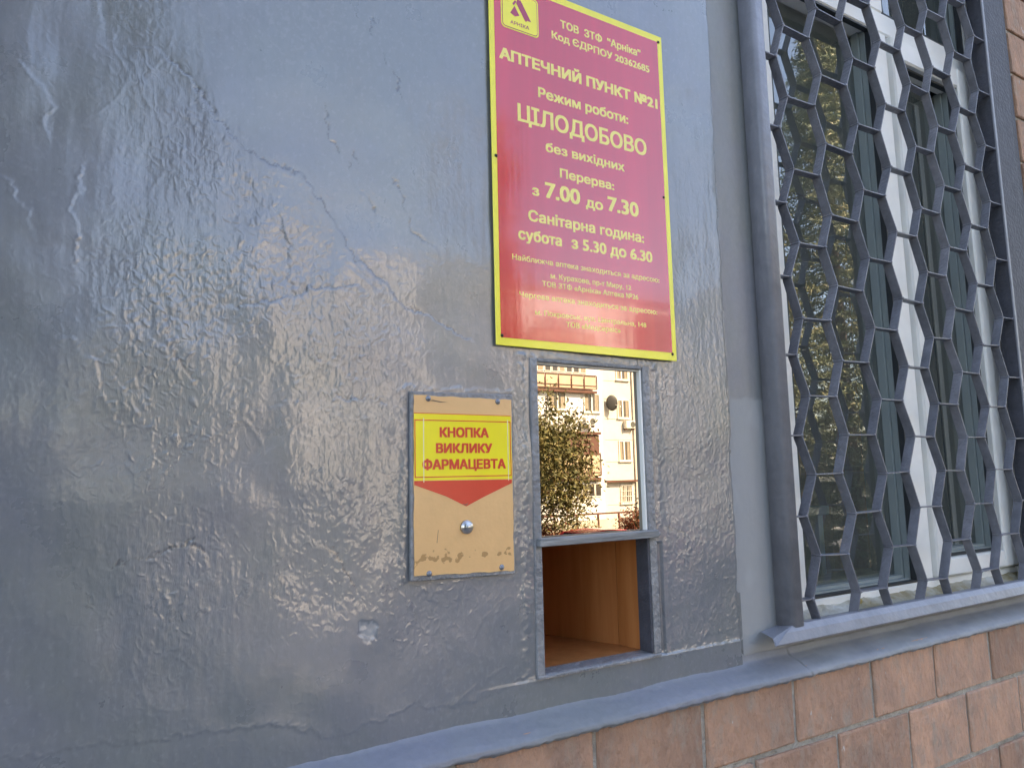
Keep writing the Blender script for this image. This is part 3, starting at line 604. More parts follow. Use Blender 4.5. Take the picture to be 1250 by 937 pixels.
# ------------------------------------------------------------------ lettering
from mathutils.geometry import delaunay_2d_cdt
def outline_mesh(body, fill=False):
    """glyph outlines as polylines, filled by winding number so that overlapping strokes stay solid"""
    cu = bpy.data.curves.new('t', 'FONT'); cu.body = body; cu.size = 1; cu.resolution_u = 3; cu.fill_mode = 'NONE' if hasattr(cu, 'fill_mode') else 'BOTH'
    cu.extrude = 0; o = bpy.data.objects.new('t', cu); COL.objects.link(o); bpy.context.view_layer.update()
    me = bpy.data.meshes.new_from_object(o.evaluated_get(bpy.context.evaluated_depsgraph_get()))
    v = np.array([tuple(q.co) for q in me.vertices]); E = [tuple(e.vertices) for e in me.edges]
    bpy.data.objects.remove(o); bpy.data.curves.remove(cu); bpy.data.meshes.remove(me)
    if not fill: return None, v, None
    nb_ = {}
    for a, b in E: nb_.setdefault(a, []).append(b); nb_.setdefault(b, []).append(a)
    seen = set(); loops = []
    for s0 in sorted(nb_):
        if s0 in seen: continue
        lp = [s0]; seen.add(s0); cur = s0
        while True:
            nx = [q for q in sorted(nb_[cur]) if q not in seen]
            if not nx: break
            cur = nx[0]; seen.add(cur); lp.append(cur)
        loops.append(lp)
    # glyph by glyph would be cleaner, but neighbouring glyphs never touch, so one triangulation does
    A = np.concatenate([v[l] for l in loops]); Bn = np.concatenate([v[l[1:]+l[:1]] for l in loops])
    res = delaunay_2d_cdt([Vector((p[0], p[1])) for p in v], E, [], 0, 1e-6)
    P = np.array([tuple(p) for p in res[0]]); T = np.array([tuple(f_) for f_ in res[2] if len(f_) == 3]); c = P[T].mean(1)
    wn = np.zeros(len(c), int)
    for (ax, ay, _), (bx, by, _) in zip(A, Bn):
        up = (ay <= c[:, 1]) & (by > c[:, 1]); dn = (ay > c[:, 1]) & (by <= c[:, 1])
        isl = (bx-ax)*(c[:, 1]-ay)-(c[:, 0]-ax)*(by-ay)
        wn += (up & (isl > 0)).astype(int) - (dn & (isl < 0)).astype(int)
    T = T[wn != 0]; F = []
    for t in T:
        e1 = P[t[1]]-P[t[0]]; e2 = P[t[2]]-P[t[0]]; F.append(tuple(int(i) for i in (t if e1[0]*e2[1]-e1[1]*e2[0] > 0 else t[::-1])))
    return None, P, F
def lettering(s, x0, x1, zb, cap, ref, y, material, parent, bold=.022, depth=.0004, name='lettering'):
    """one line of print; its weight comes from copies shifted by a hair, each a hair above the last"""
    m2, w, _ = outline_mesh(ref); ch = w[:, 1].max()
    _, v, F = outline_mesh(s, True); a, b_ = v[:, 0].min(), v[:, 0].max(); P = parent_loc(parent)
    B = bold*cap/ch; V = []; FF = []
    for k, (dx, dz) in enumerate(((0, 0), (-1, -.6), (1, -.6), (-1, .6), (1, .6), (1, 0), (-1, 0))):
        if B == 0 and k: break
        X = x0+B + (v[:, 0]-a)/(b_-a)*(x1-x0-2*B) + dx*B; Z = zb + B*.6 + v[:, 1]*(cap-1.2*B)/ch + dz*B
        n0 = len(V); V += [(x-P.x, y-.00012-k*.000014-P.y, z+H-P.z) for x, z in zip(X, Z)]
        FF += [tuple(i+n0 for i in f_) for f_ in F]
    return raw(name, V, FF, material, parent)
def parent_loc(p): return Vector(p.location)
def hat(name, z0=0, label=None, cat=None, x=0, y=0): return tag(empty(name, (x, y, H+z0)), label, cat)
def fin(mb, name, m_, par, smooth=False):
    l = Vector(par.location); mb.bm.transform(Matrix.Translation((-l.x, -l.y, H-l.z))); return mb.build(name, m_, par, smooth)

# ------------------------------------------------------------------ the pharmacy sign
def sign():
    s = hat('pharmacy_sign', .2265, 'red metal opening hours sign with yellow border screwed above the service hatch', 'sign', .882, 0)
    x0, x1, z0, z1 = .6690, 1.0945, .2262, .9205
    a = .0065
    fin(MB().prism([(x0, z0+.0005), (x1, z0-.001), (x1+.001, z1), (x0-.0015, z1)], 'y', -a-.0025, -a, .0006), 'border', m_yellow, s)
    b0, b1, c0, c1 = .6785, 1.0825, .2405, .9060; ya = -a-.0025
    fin(MB().prism([(b0, c0), (b1, c0+.001), (b1, c1), (b0, c1)], 'y', ya-.0004, ya-.00001), 'panel', m_red, s)
    yb = ya-.0004
    def rr(x0, x1, z0, z1, r_, n=5):
        o = []
        for cx, cz, a0 in ((x1-r_, z1-r_, 0), (x0+r_, z1-r_, 90), (x0+r_, z0+r_, 180), (x1-r_, z0+r_, 270)):
            for i in range(n+1): t = math.radians(a0+90*i/n); o.append((cx+r_*math.cos(t), cz+r_*math.sin(t)))
        return o
    lp = fin(MB().prism(rr(.6930, .7760, .8180, .8950, .008), 'y', yb-.0003, yb), 'logo_plate', m_yellow, s)
    lp2 = lambda mb, nm, m_: fin(mb, nm, m_, s)
    # thin magenta outline, then the yellow field
    lp2(MB().prism(rr(.6955, .7735, .8205, .8925, .0065), 'y', yb-.0005, yb-.0003), 'logo_outline', m_logo)
    lp2(MB().prism(rr(.6967, .7723, .8217, .8913, .0058), 'y', yb-.0007, yb-.0005), 'logo_field', m_yellow)
    e = MB(); e.prism([(.7290, .8815), (.7365, .8815), (.7590, .8455), (.7500, .8455), (.7475, .8420), (.7440, .8455), (.7265, .8735)], 'y', yb-.0009, yb-.0007)
    e.prism([(.7225, .8665), (.7330, .8500), (.7230, .8455), (.7130, .8500)], 'y', yb-.0009, yb-.0007)
    e.prism([(.7180, .8700), (.7245, .8790), (.7270, .8760), (.7210, .8670)], 'y', yb-.0009, yb-.0007)
    lp2(e, 'logo_mark', m_logo)
    lettering('АРНІКА', .7126, .7541, .8287, .0068, 'А', yb-.0007, m_logo, s, .02, .0002)
    T = [
    ('ТОВ  ЗТФ  “Арніка”', 0.8277, 1.0339, 0.8574, 0.0165, 'Т'),
    ('Код ЄДРПОУ 20362685', 0.8063, 1.0562, 0.8293, 0.0155, 'К'),
    ('АПТЕЧНИЙ ПУНКТ №21', 0.6875, 1.0744, 0.7542, 0.0225, 'А'),
    ('Режим роботи:', 0.7710, 0.9913, 0.7014, 0.0205, 'Р'),
    ('ЦІЛОДОБОВО', 0.7240, 1.0374, 0.6438, 0.0340, 'І'),
    ('без вихідних', 0.7846, 0.9758, 0.5985, 0.0185, 'б'),
    ('Перерва:', 0.8154, 0.9470, 0.5544, 0.0182, 'П'),
    ('з', 0.7514, 0.7672, 0.5083, 0.0152, 'з'),
    ('7.00', 0.7803, 0.8616, 0.5088, 0.0300, '7'),
    ('до', 0.8745, 0.9168, 0.5076, 0.0160, 'о'),
    ('7.30', 0.9288, 1.0085, 0.5098, 0.0295, '7'),
    ('Санітарна година:', 0.7417, 1.0196, 0.4587, 0.0212, 'С'),
    ('субота', 0.7190, 0.8150, 0.4211, 0.0160, 'у'),
    ('з 5.30 до 6.30', 0.8370, 1.0399, 0.4211, 0.0218, '5'),
    ('Найближча аптека знаходиться за адресою:', 0.7050, 1.0558, 0.3819, 0.0105, 'Н'),
    ('м. Курахове, пр-т Миру, 12', 0.7869, 0.9798, 0.3578, 0.0102, 'К'),
    ('ТОВ ЗТФ «Арніка» Аптека №26', 0.7678, 0.9973, 0.3409, 0.0102, 'Т'),
    ('Чергова аптека знаходиться за адресою:', 0.7183, 1.0459, 0.3158, 0.0102, 'Ч'),
    ('м. Покровськ, вул. Центральна, 148', 0.7510, 1.0151, 0.2871, 0.0096, 'П'),
    ('ТОВ «Медсервіс»', 0.8192, 0.9485, 0.2706, 0.0100, 'Т')]
    for t in T:
        bold = {'АПТЕЧНИЙ ПУНКТ №21': .050, 'ЦІЛОДОБОВО': .030}.get(t[0], .036 if t[4] > .014 else .022)
        lettering(t[0], *t[1:], yb, m_letter, s, bold, .0003)
    for (x, z) in ((1.0853, .9066), (.6763, .567), (1.0793, .5646), (.6808, .2438), (1.0828, .239), (.675, .905)):
        fin(MB().ball((x, yb+.0005, z), (.0032, .0022, .0032), 10).cyl((x, yb-.0018, z), (x, yb-.0024, z), .0017, .0014, 6), 'screw', m_darkscrew, s, True)
sign()

# ------------------------------------------------------------------ the call button plate
def callplate():
    s = hat('call_button_panel', -.155, 'tan metal plate with yellow sticker, red arrow and round steel call button', 'button panel', .605, 0)
    Z = lambda a: a
    fin(MB().prism([(.5080, -.1550), (.6985, -.1590), (.7015, .1425), (.5090, .1400)], 'y', -.0065, .001, .0012), 'backing_plate', m_trim, s)
    # tan face with a ragged painted-over border
    rd = random.Random(4); out = []
    cs = [(.5130, -.1465), (.6955, -.1535), (.6975, .1330), (.5140, .1345)]
    for (a, b_), (c, d) in zip(cs, cs[1:]+cs[:1]):
        n = 26
        for i in range(n):
            t = i/n; w = rd.uniform(-.0005, .0005)+.0004*math.sin(i*.9)
            out.append((a+(c-a)*t + (w if abs(c-a) < abs(d-b_) else 0), b_+(d-b_)*t + (w if abs(c-a) >= abs(d-b_) else 0)))
    fin(MB().prism(out, 'y', -.0078, -.0064), 'face_plate', m_tan, s)
    yb = -.0078
    q = lambda pts, a, b_, nm, m_: fin(MB().prism(pts, 'y', yb-b_, yb-a), nm, m_, s)
    rect = lambda x0, x1, z0, z1, sk=0: [(x0, z0), (x1, z0+sk), (x1, z1+sk), (x0, z1)]
    q(rect(.5140, .6950, .0985, .1062, -.0004), 0, .0003, 'sticker_band', m_stick_y)
    q(rect(.5140, .6950, .1050, .1062, -.0004), .0003, .0004, 'sticker_line', m_stick_r)
    q(rect(.5136, .6955, -.0008, .0985, -.0006), 0, .00035, 'sticker_field', m_stick_y)
    # red keyline
    k = MB(); y0, y1 = yb-.0005, yb-.00035
    x0, x1, z0, z1, w = .5145, .6945, .0035, .0955, .0017
    for (a, b_, c, d) in ((x0, x1, z0, z0+w), (x0, x1, z1-w, z1), (x0, x0+w, z0+w, z1-w), (x1-w, x1, z0+w, z1-w)): k.box(a, b_, y0, y1, c, d)
    fin(k, 'sticker_keyline', m_stick_r, s)
    q([(.5138, -.0013), (.6950, -.0025), (.6945, -.0085), (.6390, -.0300), (.6060, -.0440), (.5700, -.0270), (.5138, -.0075)], 0, .0003, 'arrow', m_stick_r)
    for t in (('КНОПКА', 0.5588, 0.6508, 0.0676, 0.0165), ('ВИКЛИКУ', 0.5519, 0.6571, 0.0422, 0.0160), ('ФАРМАЦЕВТА', 0.5277, 0.6831, 0.0160, 0.0165)):
        lettering(*t, 'К', yb-.0005, m_stick_r, s, .048, .0002)
    m_mark = mat('scratch_brown', (.16, .10, .06), .6)
    fin(MB().prism([(.5520, -.0990), (.5527, -.0992), (.5552, -.0790), (.5546, -.0788)], 'y', yb-.00012, yb), 'scratch', m_mark, s)
    fin(MB().prism([(.5420, .1262), (.5600, .1240), (.5760, .1243), (.5560, .1262), (.5480, .1275)], 'y', yb-.00012, yb), 'scratch', m_mark, s)
    fin(MB().prism([(.5980, -.0395), (.6060, -.0425), (.6110, -.0380), (.6050, -.0405)], 'y', yb-.00045, yb-.0003), 'scratch', m_mark, s)
    m_film = mat('painted_film_glare', (.85, .80, .55), .15, coat=.5)  # pale strips colour in the glare on folds of the sticker film
    for x_ in (.5295, .6875): fin(MB().prism([(x_, -.004), (x_+.0011, -.004), (x_+.0016, .098), (x_+.0003, .098)], 'y', yb-.0008, yb-.0005), 'film_crease_glare', m_film, s)
    bt = fin(MB().cyl((.6057, yb, -.077), (.6057, yb-.004, -.077), .0112, .0105, 28).ball((.6057, yb-.003, -.077), (.0098, .0055, .0098), 28), 'button', m_steel, s, True)
    fin(MB().ball((.6057, yb-.0075, -.077), (.0045, .0022, .0045), 18), 'button_centre', m_steel, s, True)
    for (x, z) in ((.5392, .1295), (.6699, .1288), (.5383, -.1452), (.6713, -.1459)):
        fin(MB().ball((x, yb, z), (.0048, .0035, .0048), 14).cyl((x, yb-.0030, z), (x, yb-.0040, z), .0022, .0018, 6), 'screw', m_screw, s, True)
callplate()

# ------------------------------------------------------------------ the service hatch
def hatch():
    s = hat('service_hatch', -.335, 'small service hatch with gold mirrored pane over an open wooden pass through box', 'hatch', .88, 0)
    m = MB(); t = .003
    m.box(.7400, .7560, -.0050, .028, -.332, .2100, t, 2); m.box(1.0040, 1.0220, -.0050, .028, -.332, .2100, t, 2); m.box(.7562, 1.0038, -.0045, .028, .2035, .2105, t*.6, 1)
    fin(m, 'frame', m_trim, s)
    # sloping painted sill strip under the opening
    fin(MB().prism([(-.002, -.3300), (-.0065, -.3325), (-.0065, -.3370), (.030, -.3370), (.030, -.3285)], 'x', .741, 1.0215, .0008), 'sill_strip', m_trim, s)
    fin(MB().box(.7450, 1.0190, -.0165, .006, -.1178, -.1040, .0014), 'crossbar', mat('crossbar_paint', (.25, .26, .27), .4, col2=(.15, .16, .17), vscale=60, stretch=(.15, 1, 1), bump=.5, bscale=90), s)
    fin(MB().box(1.0195, 1.0270, -.0120, .0, -.1165, -.1080, .003, 2), 'hinge_knob', m_trim, s)
    l = Vector(s.location)
    y = .0085
    fin(MB().box(.7575, .9990, y, y+.004, -.1039, .2030), 'mirrored_pane', m_mirror, s)
    fin(MB().box(.9995, 1.0035, -.001, y+.004, -.1039, .2030, .0006), 'pane_edge_reflection', m_pvc, s)  # white strip stands for the pane edge and the frame reflected in it
    fin(MB().box(.7562, .7572, -.002, y+.004, -.1039, .2030, .0003).box(.7572, .9990, .002, y-.0005, .2003, .2033, .0003), 'pane_bead', m_pvc, s)
    fin(MB().box(.9985, 1.0038, -.004, .030, -.3290, -.1180, .0008), 'hatch_stop', m_bluetrim, s)
    # wooden box, splayed on the right
    A = (1.003, .031); B_ = (.9985, .090); C = (.935, .275); E_ = (.885, .42); zf, zt = -.3290, -.102
    n_ = lambda p, q_: ((q_[1]-p[1])*.016/math.dist(p, q_), -(q_[0]-p[0])*.016/math.dist(p, q_))
    def pan(p, q_, nm):
        a = n_(p, q_); fin(MB().prism([p, q_, (q_[0]+a[0], q_[1]+a[1]), (p[0]+a[0], p[1]+a[1])], 'z', zf-.01, zt, 0), nm, m_wood, s)
    pan(A, B_, 'side_panel'); pan((B_[0]-.0004, B_[1]+.0006), E_, 'side_panel')
    fin(MB().prism([(.7575, .031), (A[0]-.0002, .031), (B_[0]-.0002, B_[1]), (E_[0], E_[1]), (.7575, .42)], 'z', zf-.012, zf), 'floor_panel', m_wood, s)
    fin(MB().box(.735, .7573, .031, .43, zf-.01, zt), 'side_panel', m_wood, s)
    fin(MB().box(.735, 1.04, .014, .44, zt, zt+.016), 'top_panel', m_wood, s)
    fin(MB().box(.735, .92, .4205, .436, zf-.01, zt), 'back_panel', m_wood, s)
hatch()

# ================================================================== ACROSS THE YARD (seen mirrored in pane, glass, sign and paint)
RY = lambda Y: 1.1-Y
def tr(mb, name, m_, par, smooth=False):
    mb.bm.transform(Matrix.Translation((0, 0, H))); return mb.build(name, m_, par, smooth)
m_panel = mat('cream_concrete_panel', (.66, .62, .55), .9, var=.06, vscale=1.2, bump=.3, bscale=30)
m_white = mat('white_siding', (.78, .77, .74), .6, var=.04, vscale=1)
m_brown = mat('brown_metal', (.13, .055, .035), .6, var=.2, vscale=3)
m_rust = mat('rust_red_rail', (.13, .05, .03), .6, var=.2, vscale=4)
m_balc = mat('tan_balcony_sheet', (.60, .45, .31), .7, var=.12, vscale=2)
m_win = mat('dark_room_glass', (.06, .055, .05), .08, spec=.6, var=.3, vscale=1)
m_curtain = mat('window_curtain', (.32, .27, .2), .8, var=.3, vscale=4, stretch=(6, 1, 1))
m_wf = mat('cream_window_frame', (.75, .72, .65), .6)
m_darkbalc = mat('grey_green_balcony', (.10, .105, .09), .6, var=.3, vscale=2)
def block():
    bl = tag(empty('apartment_building', (24, RY(38), 0)), 'cream panel apartment block with balconies reflected in the gold hatch pane', 'building')
    def add(mb, name, m_, par=None):
        mb.bm.transform(Matrix.Translation((0, 0, H)))
        if par is None or par is bl: mb.bm.transform(Matrix.Translation((-24, -RY(38), 0)))
        else: mb.bm.transform(Matrix.Translation((-24, -RY(38), 0)))
        return mb.build(name, m_, par or bl)
    y = RY(38)
    add(MB().box(10, 37.6, y-12, y-.06, -3.2, 11.6), 'wall', m_panel)
    add(MB().box(9.8, 37.8, y-12.2, y+.25, 11.6, 11.85), 'roof', m_brown)
    # wall panels with open joints
    rows = [-3.2, -1.86, -.52, .88, 2.30, 3.65, 4.95, 6.15, 7.5, 8.75, 10.1, 11.58]
    cols = [10, 13.2, 16.4, 19.6, 22.8, 26.0, 29.2, 31.18, 33.75]
    for a, b_ in zip(cols[:-1], cols[1:]):
        for c, d in zip(rows[:-1], rows[1:]):
            add(MB().box(a+.02, b_-.02, y-.06, y-.002, c+.015, d-.015), 'wall_panel', m_panel)
    def win(x0, x1, z0, z1, yy=y, split=.42, bars=False, m_g=m_win):
        f_ = MB(); t = .07
        f_.box(x0, x1, yy, yy+.06, z0, z0+t).box(x0, x1, yy, yy+.06, z1-t, z1).box(x0, x0+t, yy, yy+.06, z0+t, z1-t).box(x1-t, x1, yy, yy+.06, z0+t, z1-t)
        xm = x0+(x1-x0)*split; f_.box(xm-t*.8, xm+t*.8, yy, yy+.065, z0+t, z1-t)
        w = add(f_, 'window', m_wf)
        add(MB().box(x0+t, x1-t, yy-.001, yy+.02, z0+t, z1-t), 'pane', m_g, w)
        add(MB().box(x0+t, x0+(x1-x0)*.3, yy+.02, yy+.024, z0+t, z1-t).box(x1-(x1-x0)*.3, x1-t*1.5, yy+.02, yy+.024, z0+t, z1-t), 'curtain', m_curtain, w)
        add(MB().box(x0-.05, x1+.05, yy, yy+.14, z0-.06, z0), 'sill', m_wf, w)
        if bars:
            q = MB()
            for i in range(6): xx = x0+.12+i*(x1-x0-.24)/5; q.box(xx-.015, xx+.015, yy+.08, yy+.10, z0, z1)
            for i in range(4): zz = z0+.1+i*(z1-z0-.2)/3; q.box(x0, x1, yy+.10, yy+.115, zz-.015, zz+.015)
            add(q, 'window_bars', m_wf, w)
    for z0, z1, bz in ((-1.79, -.55, True), (.93, 2.26, False), (3.72, 4.95, False), (6.25, 7.55, False), (8.9, 10.15, False)):
        win(32.48, 33.52, z0, z1, bars=bz)
        for xx in (11.0, 14.2, 17.4, 20.6, 23.4): win(xx, xx+1.5, z0, z1, bars=bz)
    # brown canopy ledge above the ground floor
    add(MB().box(30.55, 33.75, y, y+.35, -.42, -.30), 'canopy', m_rust)
    # balcony tower on the left, white siding, two generations of balconies
    yb = RY(37)
    add(MB().box(24.6, 30.45, y-.0, yb-.1, -3.2, 10.9), 'balcony_tower', m_white)
    add(MB().box(30.45, 31.1, y-.0, y+.35, -3.2, 11.4), 'pilaster', m_panel)
    for (x0, x1, z0, z1) in ((26.35, 27.65, 4.05, 5.17), (29.0, 30.28, 3.95, 5.13), (26.0, 27.3, -1.2, -.44), (26.35, 27.65, 9.2, 10.2)): win(x0, x1, z0, z1, yy=yb-.1, split=.5)
    # glazed row above the first balcony
    for zb in (6.37, 9.0):
        for i in range(7):
            x0 = 25.55+i*.54; f_ = MB().box(x0, x0+.5, yb-.098, yb-.04, zb, zb+.75); w = add(f_, 'window', m_wf)
            add(MB().box(x0+.06, x0+.44, yb-.04, yb-.03, zb+.05, zb+.7), 'pane', m_win if i % 3 else m_curtain, w)
    def balcony(x0, x1, z0, z1, n, m_sheet):
        yy = RY(36.8); f_ = MB()
        f_.box(x0, x1, yb-.1, yy, z0-.22, z0-.08); bb = add(f_, 'balcony', m_rust)
        r_ = MB().box(x0, x1, yy-.05, yy, z1-.06, z1).box(x0, x1, yy-.05, yy, z0, z0+.06).box(x0, x1, yy-.04, yy-.01, z0+.22, z0+.26)
        for i in range(n+1): xx = x0+(x1-x0)*i/n; r_.box(xx-.03, xx+.03, yy-.04, yy+.012, z0+.06, z1-.06)
        add(r_, 'railing', m_rust, bb)
        for i in range(n): xa = x0+(x1-x0)*i/n+.04; xb = x0+(x1-x0)*(i+1)/n-.04; add(MB().box(xa, xb, yy-.07, yy-.055, z0+.06, z1-.06), 'sheet', m_sheet, bb)
    balcony(25.0, 29.9, 5.33, 6.24, 5, m_balc)
    balcony(25.0, 30.0, -.02, 1.38, 7, m_balc)
    balcony(25.0, 29.9, 8.0, 8.9, 5, m_balc)
    add(MB().box(25.0, 30.02, yb-.1, RY(36.7), 2.55, 2.70), 'balcony_roof', m_rust)
    for i in range(6):
        x0 = 25.2+i*.8; w = add(MB().box(x0, x0+.74, yb-.098, RY(36.85), 1.38, 2.53), 'window', m_brown)
        add(MB().box(x0+.07, x0+.67, RY(36.85), RY(36.84), 1.5, 2.42), 'pane', m_brown, w)
    for i in range(5):
        x0 = 27.6+i*.52; w = add(MB().box(x0, x0+.49, yb-.098, yb-.05, -1.28, -.42), 'window', m_wf)
        add(MB().box(x0+.05, x0+.44, yb-.05, yb-.04, -1.2, -.50), 'pane', m_win, w)
        w = add(MB().box(x0, x0+.49, yb-.098, yb-.05, -.36, -.09), 'window', m_rust)
        add(MB().box(x0+.05, x0+.44, yb-.05, yb-.04, -.32, -.13), 'pane', m_win, w)
    # stacked dark loggias at the right end
    add(MB().box(33.78, 34.3, y-.0, y+.12, -3.2, 11.5), 'pilaster', m_panel)
    for z0, z1 in ((2.35, 6.93), (-.6, 1.4), (8.0, 10.8)):
        l_ = add(MB().box(34.35, 37.0, y-.0, y+.9, z0, z1), 'loggia', m_darkbalc)
        q = MB()
        for i in range(9): xx = 34.4+i*.32; q.box(xx, xx+.05, y+.9, y+.94, z0+.03, z1-.03)
        add(q, 'loggia_frame', mat('loggia_frame_grey', (.28, .27, .24), .6), l_)
    # air conditioners and dish hang on the wall: things of their own
    for lab, x0, z0, yy in (('white air conditioner unit on the balcony tower beside the bush top', 28.75, 3.08, RY(36.95)), ('white air conditioner unit under the window near the dark loggias', 32.95, 3.05, RY(38))):
        ac = tag(empty('air_conditioner', (x0, yy, H+z0)), lab, 'air conditioner')
        MB().box(0, .8, .02, .34, 0, .5, .02).build('casing', m_wf, ac)
        MB().cyl((.55, .34, .25), (.55, .352, .25), .2, .2, 20).build('fan_grille', m_darkbalc, ac)
        MB().box(.05, .1, -.0, .3, -.1, -.001).box(.68, .73, 0, .3, -.1, -.001).build('bracket', m_brown, ac)
    d = tag(empty('satellite_dish', (31.73, RY(37.6), H+4.66)), 'dark satellite dish fixed to the cream wall left of a window', 'satellite dish')
    mb = MB().ball((0, 0, 0), (.40, .07, .52), 24); mb.bm.transform(Matrix.Rotation(.35, 4, 'Z')); mb.build('dish', mat('dish_grey', (.03, .028, .025), .5), d, True)
    MB().tube([(0, -.38, 0), (.05, -.1, 0), (.35, .35, -.25)], .018).box(.31, .39, .33, .41, -.29, -.21).build('arm', m_wf, d)
block()

# fence, hedge
def yard_fence():
    fn = tag(empty('yard_fence', (17, RY(28), 0)), 'low rust red yard fence running in front of the apartment block', 'fence')
    for i in range(10):
        x = -2+i*1.25; MB().box(x, x+.08, -.04, .04, 0, 1.5).build('post', m_rust, fn)
    MB().box(-2, 9.3, -.03, .03, 1.42, 1.5).box(-2, 9.3, -.03, .03, .3, .36).build('rail', m_rust, fn)
    m_low = mat('cream_low_wall', (.62, .58, .47), .9, var=.12, vscale=2)
    for i in range(9):
        x = -1.9+i*1.25; MB().box(x, x+1.13, -.02, .02, .38, 1.2).build('board', m_low, fn)
yard_fence()

# ------------------------------------------------------------------ foliage
def leaf_material(name, c1, c2, c3):
    m = bpy.data.materials.new(name); m.use_nodes = True; N = m.node_tree.nodes; L = m.node_tree.links; b = N['Principled BSDF']
    tc = N.new('ShaderNodeTexCoord'); n = N.new('ShaderNodeTexNoise'); n.inputs['Scale'].default_value = 3.1; n.inputs['Detail'].default_value = 8; n.inputs['Roughness'].default_value = .8
    L.new(tc.outputs['Object'], n.inputs[0]); r_ = N.new('ShaderNodeValToRGB'); e = r_.color_ramp.elements
    e[0].position = .36; e[0].color = (*c1, 1); e[1].position = .64; e[1].color = (*c3, 1); k = e.new(.5); k.color = (*c2, 1)
    L.new(n.outputs[0], r_.inputs[0]); L.new(r_.outputs[0], b.inputs['Base Color']); b.inputs['Roughness'].default_value = .6
    return m
m_bark = mat('bark', (.09, .065, .045), .95, var=.3, vscale=12, bump=.8, bscale=20)
m_spruce = leaf_material('spruce_needles', (.08, .12, .065), (.23, .25, .12), (.50, .42, .19))
m_dark_needles = leaf_material('darkened_needles', (.012, .022, .018), (.02, .033, .024), (.035, .048, .03))  # needles darkened to dim the reflections at the wall's left end
m_autumn = leaf_material('autumn_leaves', (.05, .065, .022), (.15, .145, .05), (.36, .27, .10))
m_poplar = leaf_material('poplar_leaves', (.16, .12, .03), (.34, .24, .06), (.50, .33, .10))
m_redleaf = leaf_material('red_leaves', (.12, .04, .02), (.22, .06, .03), (.28, .13, .04))
m_green = leaf_material('green_leaves', (.03, .05, .018), (.06, .08, .025), (.10, .11, .035))

def spruce_meshes(seed, Ht):
    rs = np.random.RandomState(seed); P = []; z = .5
    tk = MB().cyl((0, 0, 0), (0, 0, Ht*.98), .22, .02, 10)
    bm = bmesh.new(); me_t = bpy.data.meshes.new('trunk'); tk.bm.to_mesh(me_t); tk.bm.free(); me_t.materials.append(m_bark)
    tris = []
    while z < Ht*.985:
        t = z/Ht; Lb = (1-t)**.8*2.7+.15; nb_ = 9
        a0 = rs.rand()*6.28
        for i in range(nb_):
            a = a0+i*6.283/nb_+rs.normal()*.15; Lc = Lb*rs.uniform(.72, 1.12)
            ns = int(5+Lc*11)
            for k in range(ns):
                s = (k+rs.rand())/ns; s = .12+.88*s
                droop = -.28*s*s*Lc+.10*s*Lc+ .22*max(0, s-.75)*Lc
                c = np.array([math.cos(a)*s*Lc, math.sin(a)*s*Lc, z+droop])
                for side in (-1, 1):
                    tl = (1-s*.55)*.42*min(1, Lc)+.10; aa = a+side*rs.uniform(.5, 1.2)
                    d = np.array([math.cos(aa), math.sin(aa), rs.uniform(-.55, .02)])*tl*rs.uniform(.6, 1.1)
                    # a twig as five thin blades
                    for q in range(5):
                        p = c+d*(q/5.); dirn = d/np.linalg.norm(d)+rs.normal(size=3)*.55; dirn /= np.linalg.norm(dirn)
                        w = np.cross(dirn, rs.normal(size=3)); w /= (np.linalg.norm(w)+1e-6); ln = rs.uniform(.09, .17)
                        tris += [p-w*.016, p+w*.016, p+dirn*ln]
        z += .20+.16*(1-t)
    V = np.array(tris); n = len(V)//3
    me = bpy.data.meshes.new('needles'); me.vertices.add(len(V)); me.vertices.foreach_set('co', V.ravel().astype('f'))
    me.loops.add(n*3); me.loops.foreach_set('vertex_index', np.arange(n*3).astype('i')); me.polygons.add(n); me.polygons.foreach_set('loop_start', np.arange(0, n*3, 3).astype('i'))
    me.update(calc_edges=True); me.materials.append(m_spruce); return me_t, me
SP = [spruce_meshes(1, 13), spruce_meshes(2, 12)]
d_ = SP[0][1].copy(); d_.materials.clear(); d_.materials.append(m_dark_needles); SP.append((SP[0][0], d_))
def spruce(x, Y, sc_, rz, k, label):
    t = tag(empty('spruce_tree', (x, RY(Y), 0), rz), label, 'tree', 'spruces in the yard'); t.scale = (sc_, sc_, sc_)
    link('trunk', SP[k][0], None, t); link('crown', SP[k][1], None, t)
for a in ((-4.6, 8.6, 1.05, .3, 2, 'dark spruce farthest left of the spruces facing the painted wall'), (-2.1, 7.9, 1.12, 1.7, 2, 'tall dark spruce second from the left facing the painted wall'),
          (-.7, 9.4, 1.05, 4.1, 2, 'dark spruce facing the shaded left end of the painted wall'),
          (11.7, 9.6, .86, .8, 1, 'spruce nearest the sign edge, reflected at its right border'), (14.2, 9.2, 1.02, 2.2, 0, 'tall spruce reflected in the left window pane'), (17.4, 9.6, 1.0, 3.9, 1, 'spruce reflected in the middle of the window'),
          (20.4, 9.2, 1.08, 5.2, 0, 'spruce reflected in the right window sash'), (24.5, 10.5, 1.1, 1.1, 1, 'spruce farthest right along the yard')):
    spruce(*a)

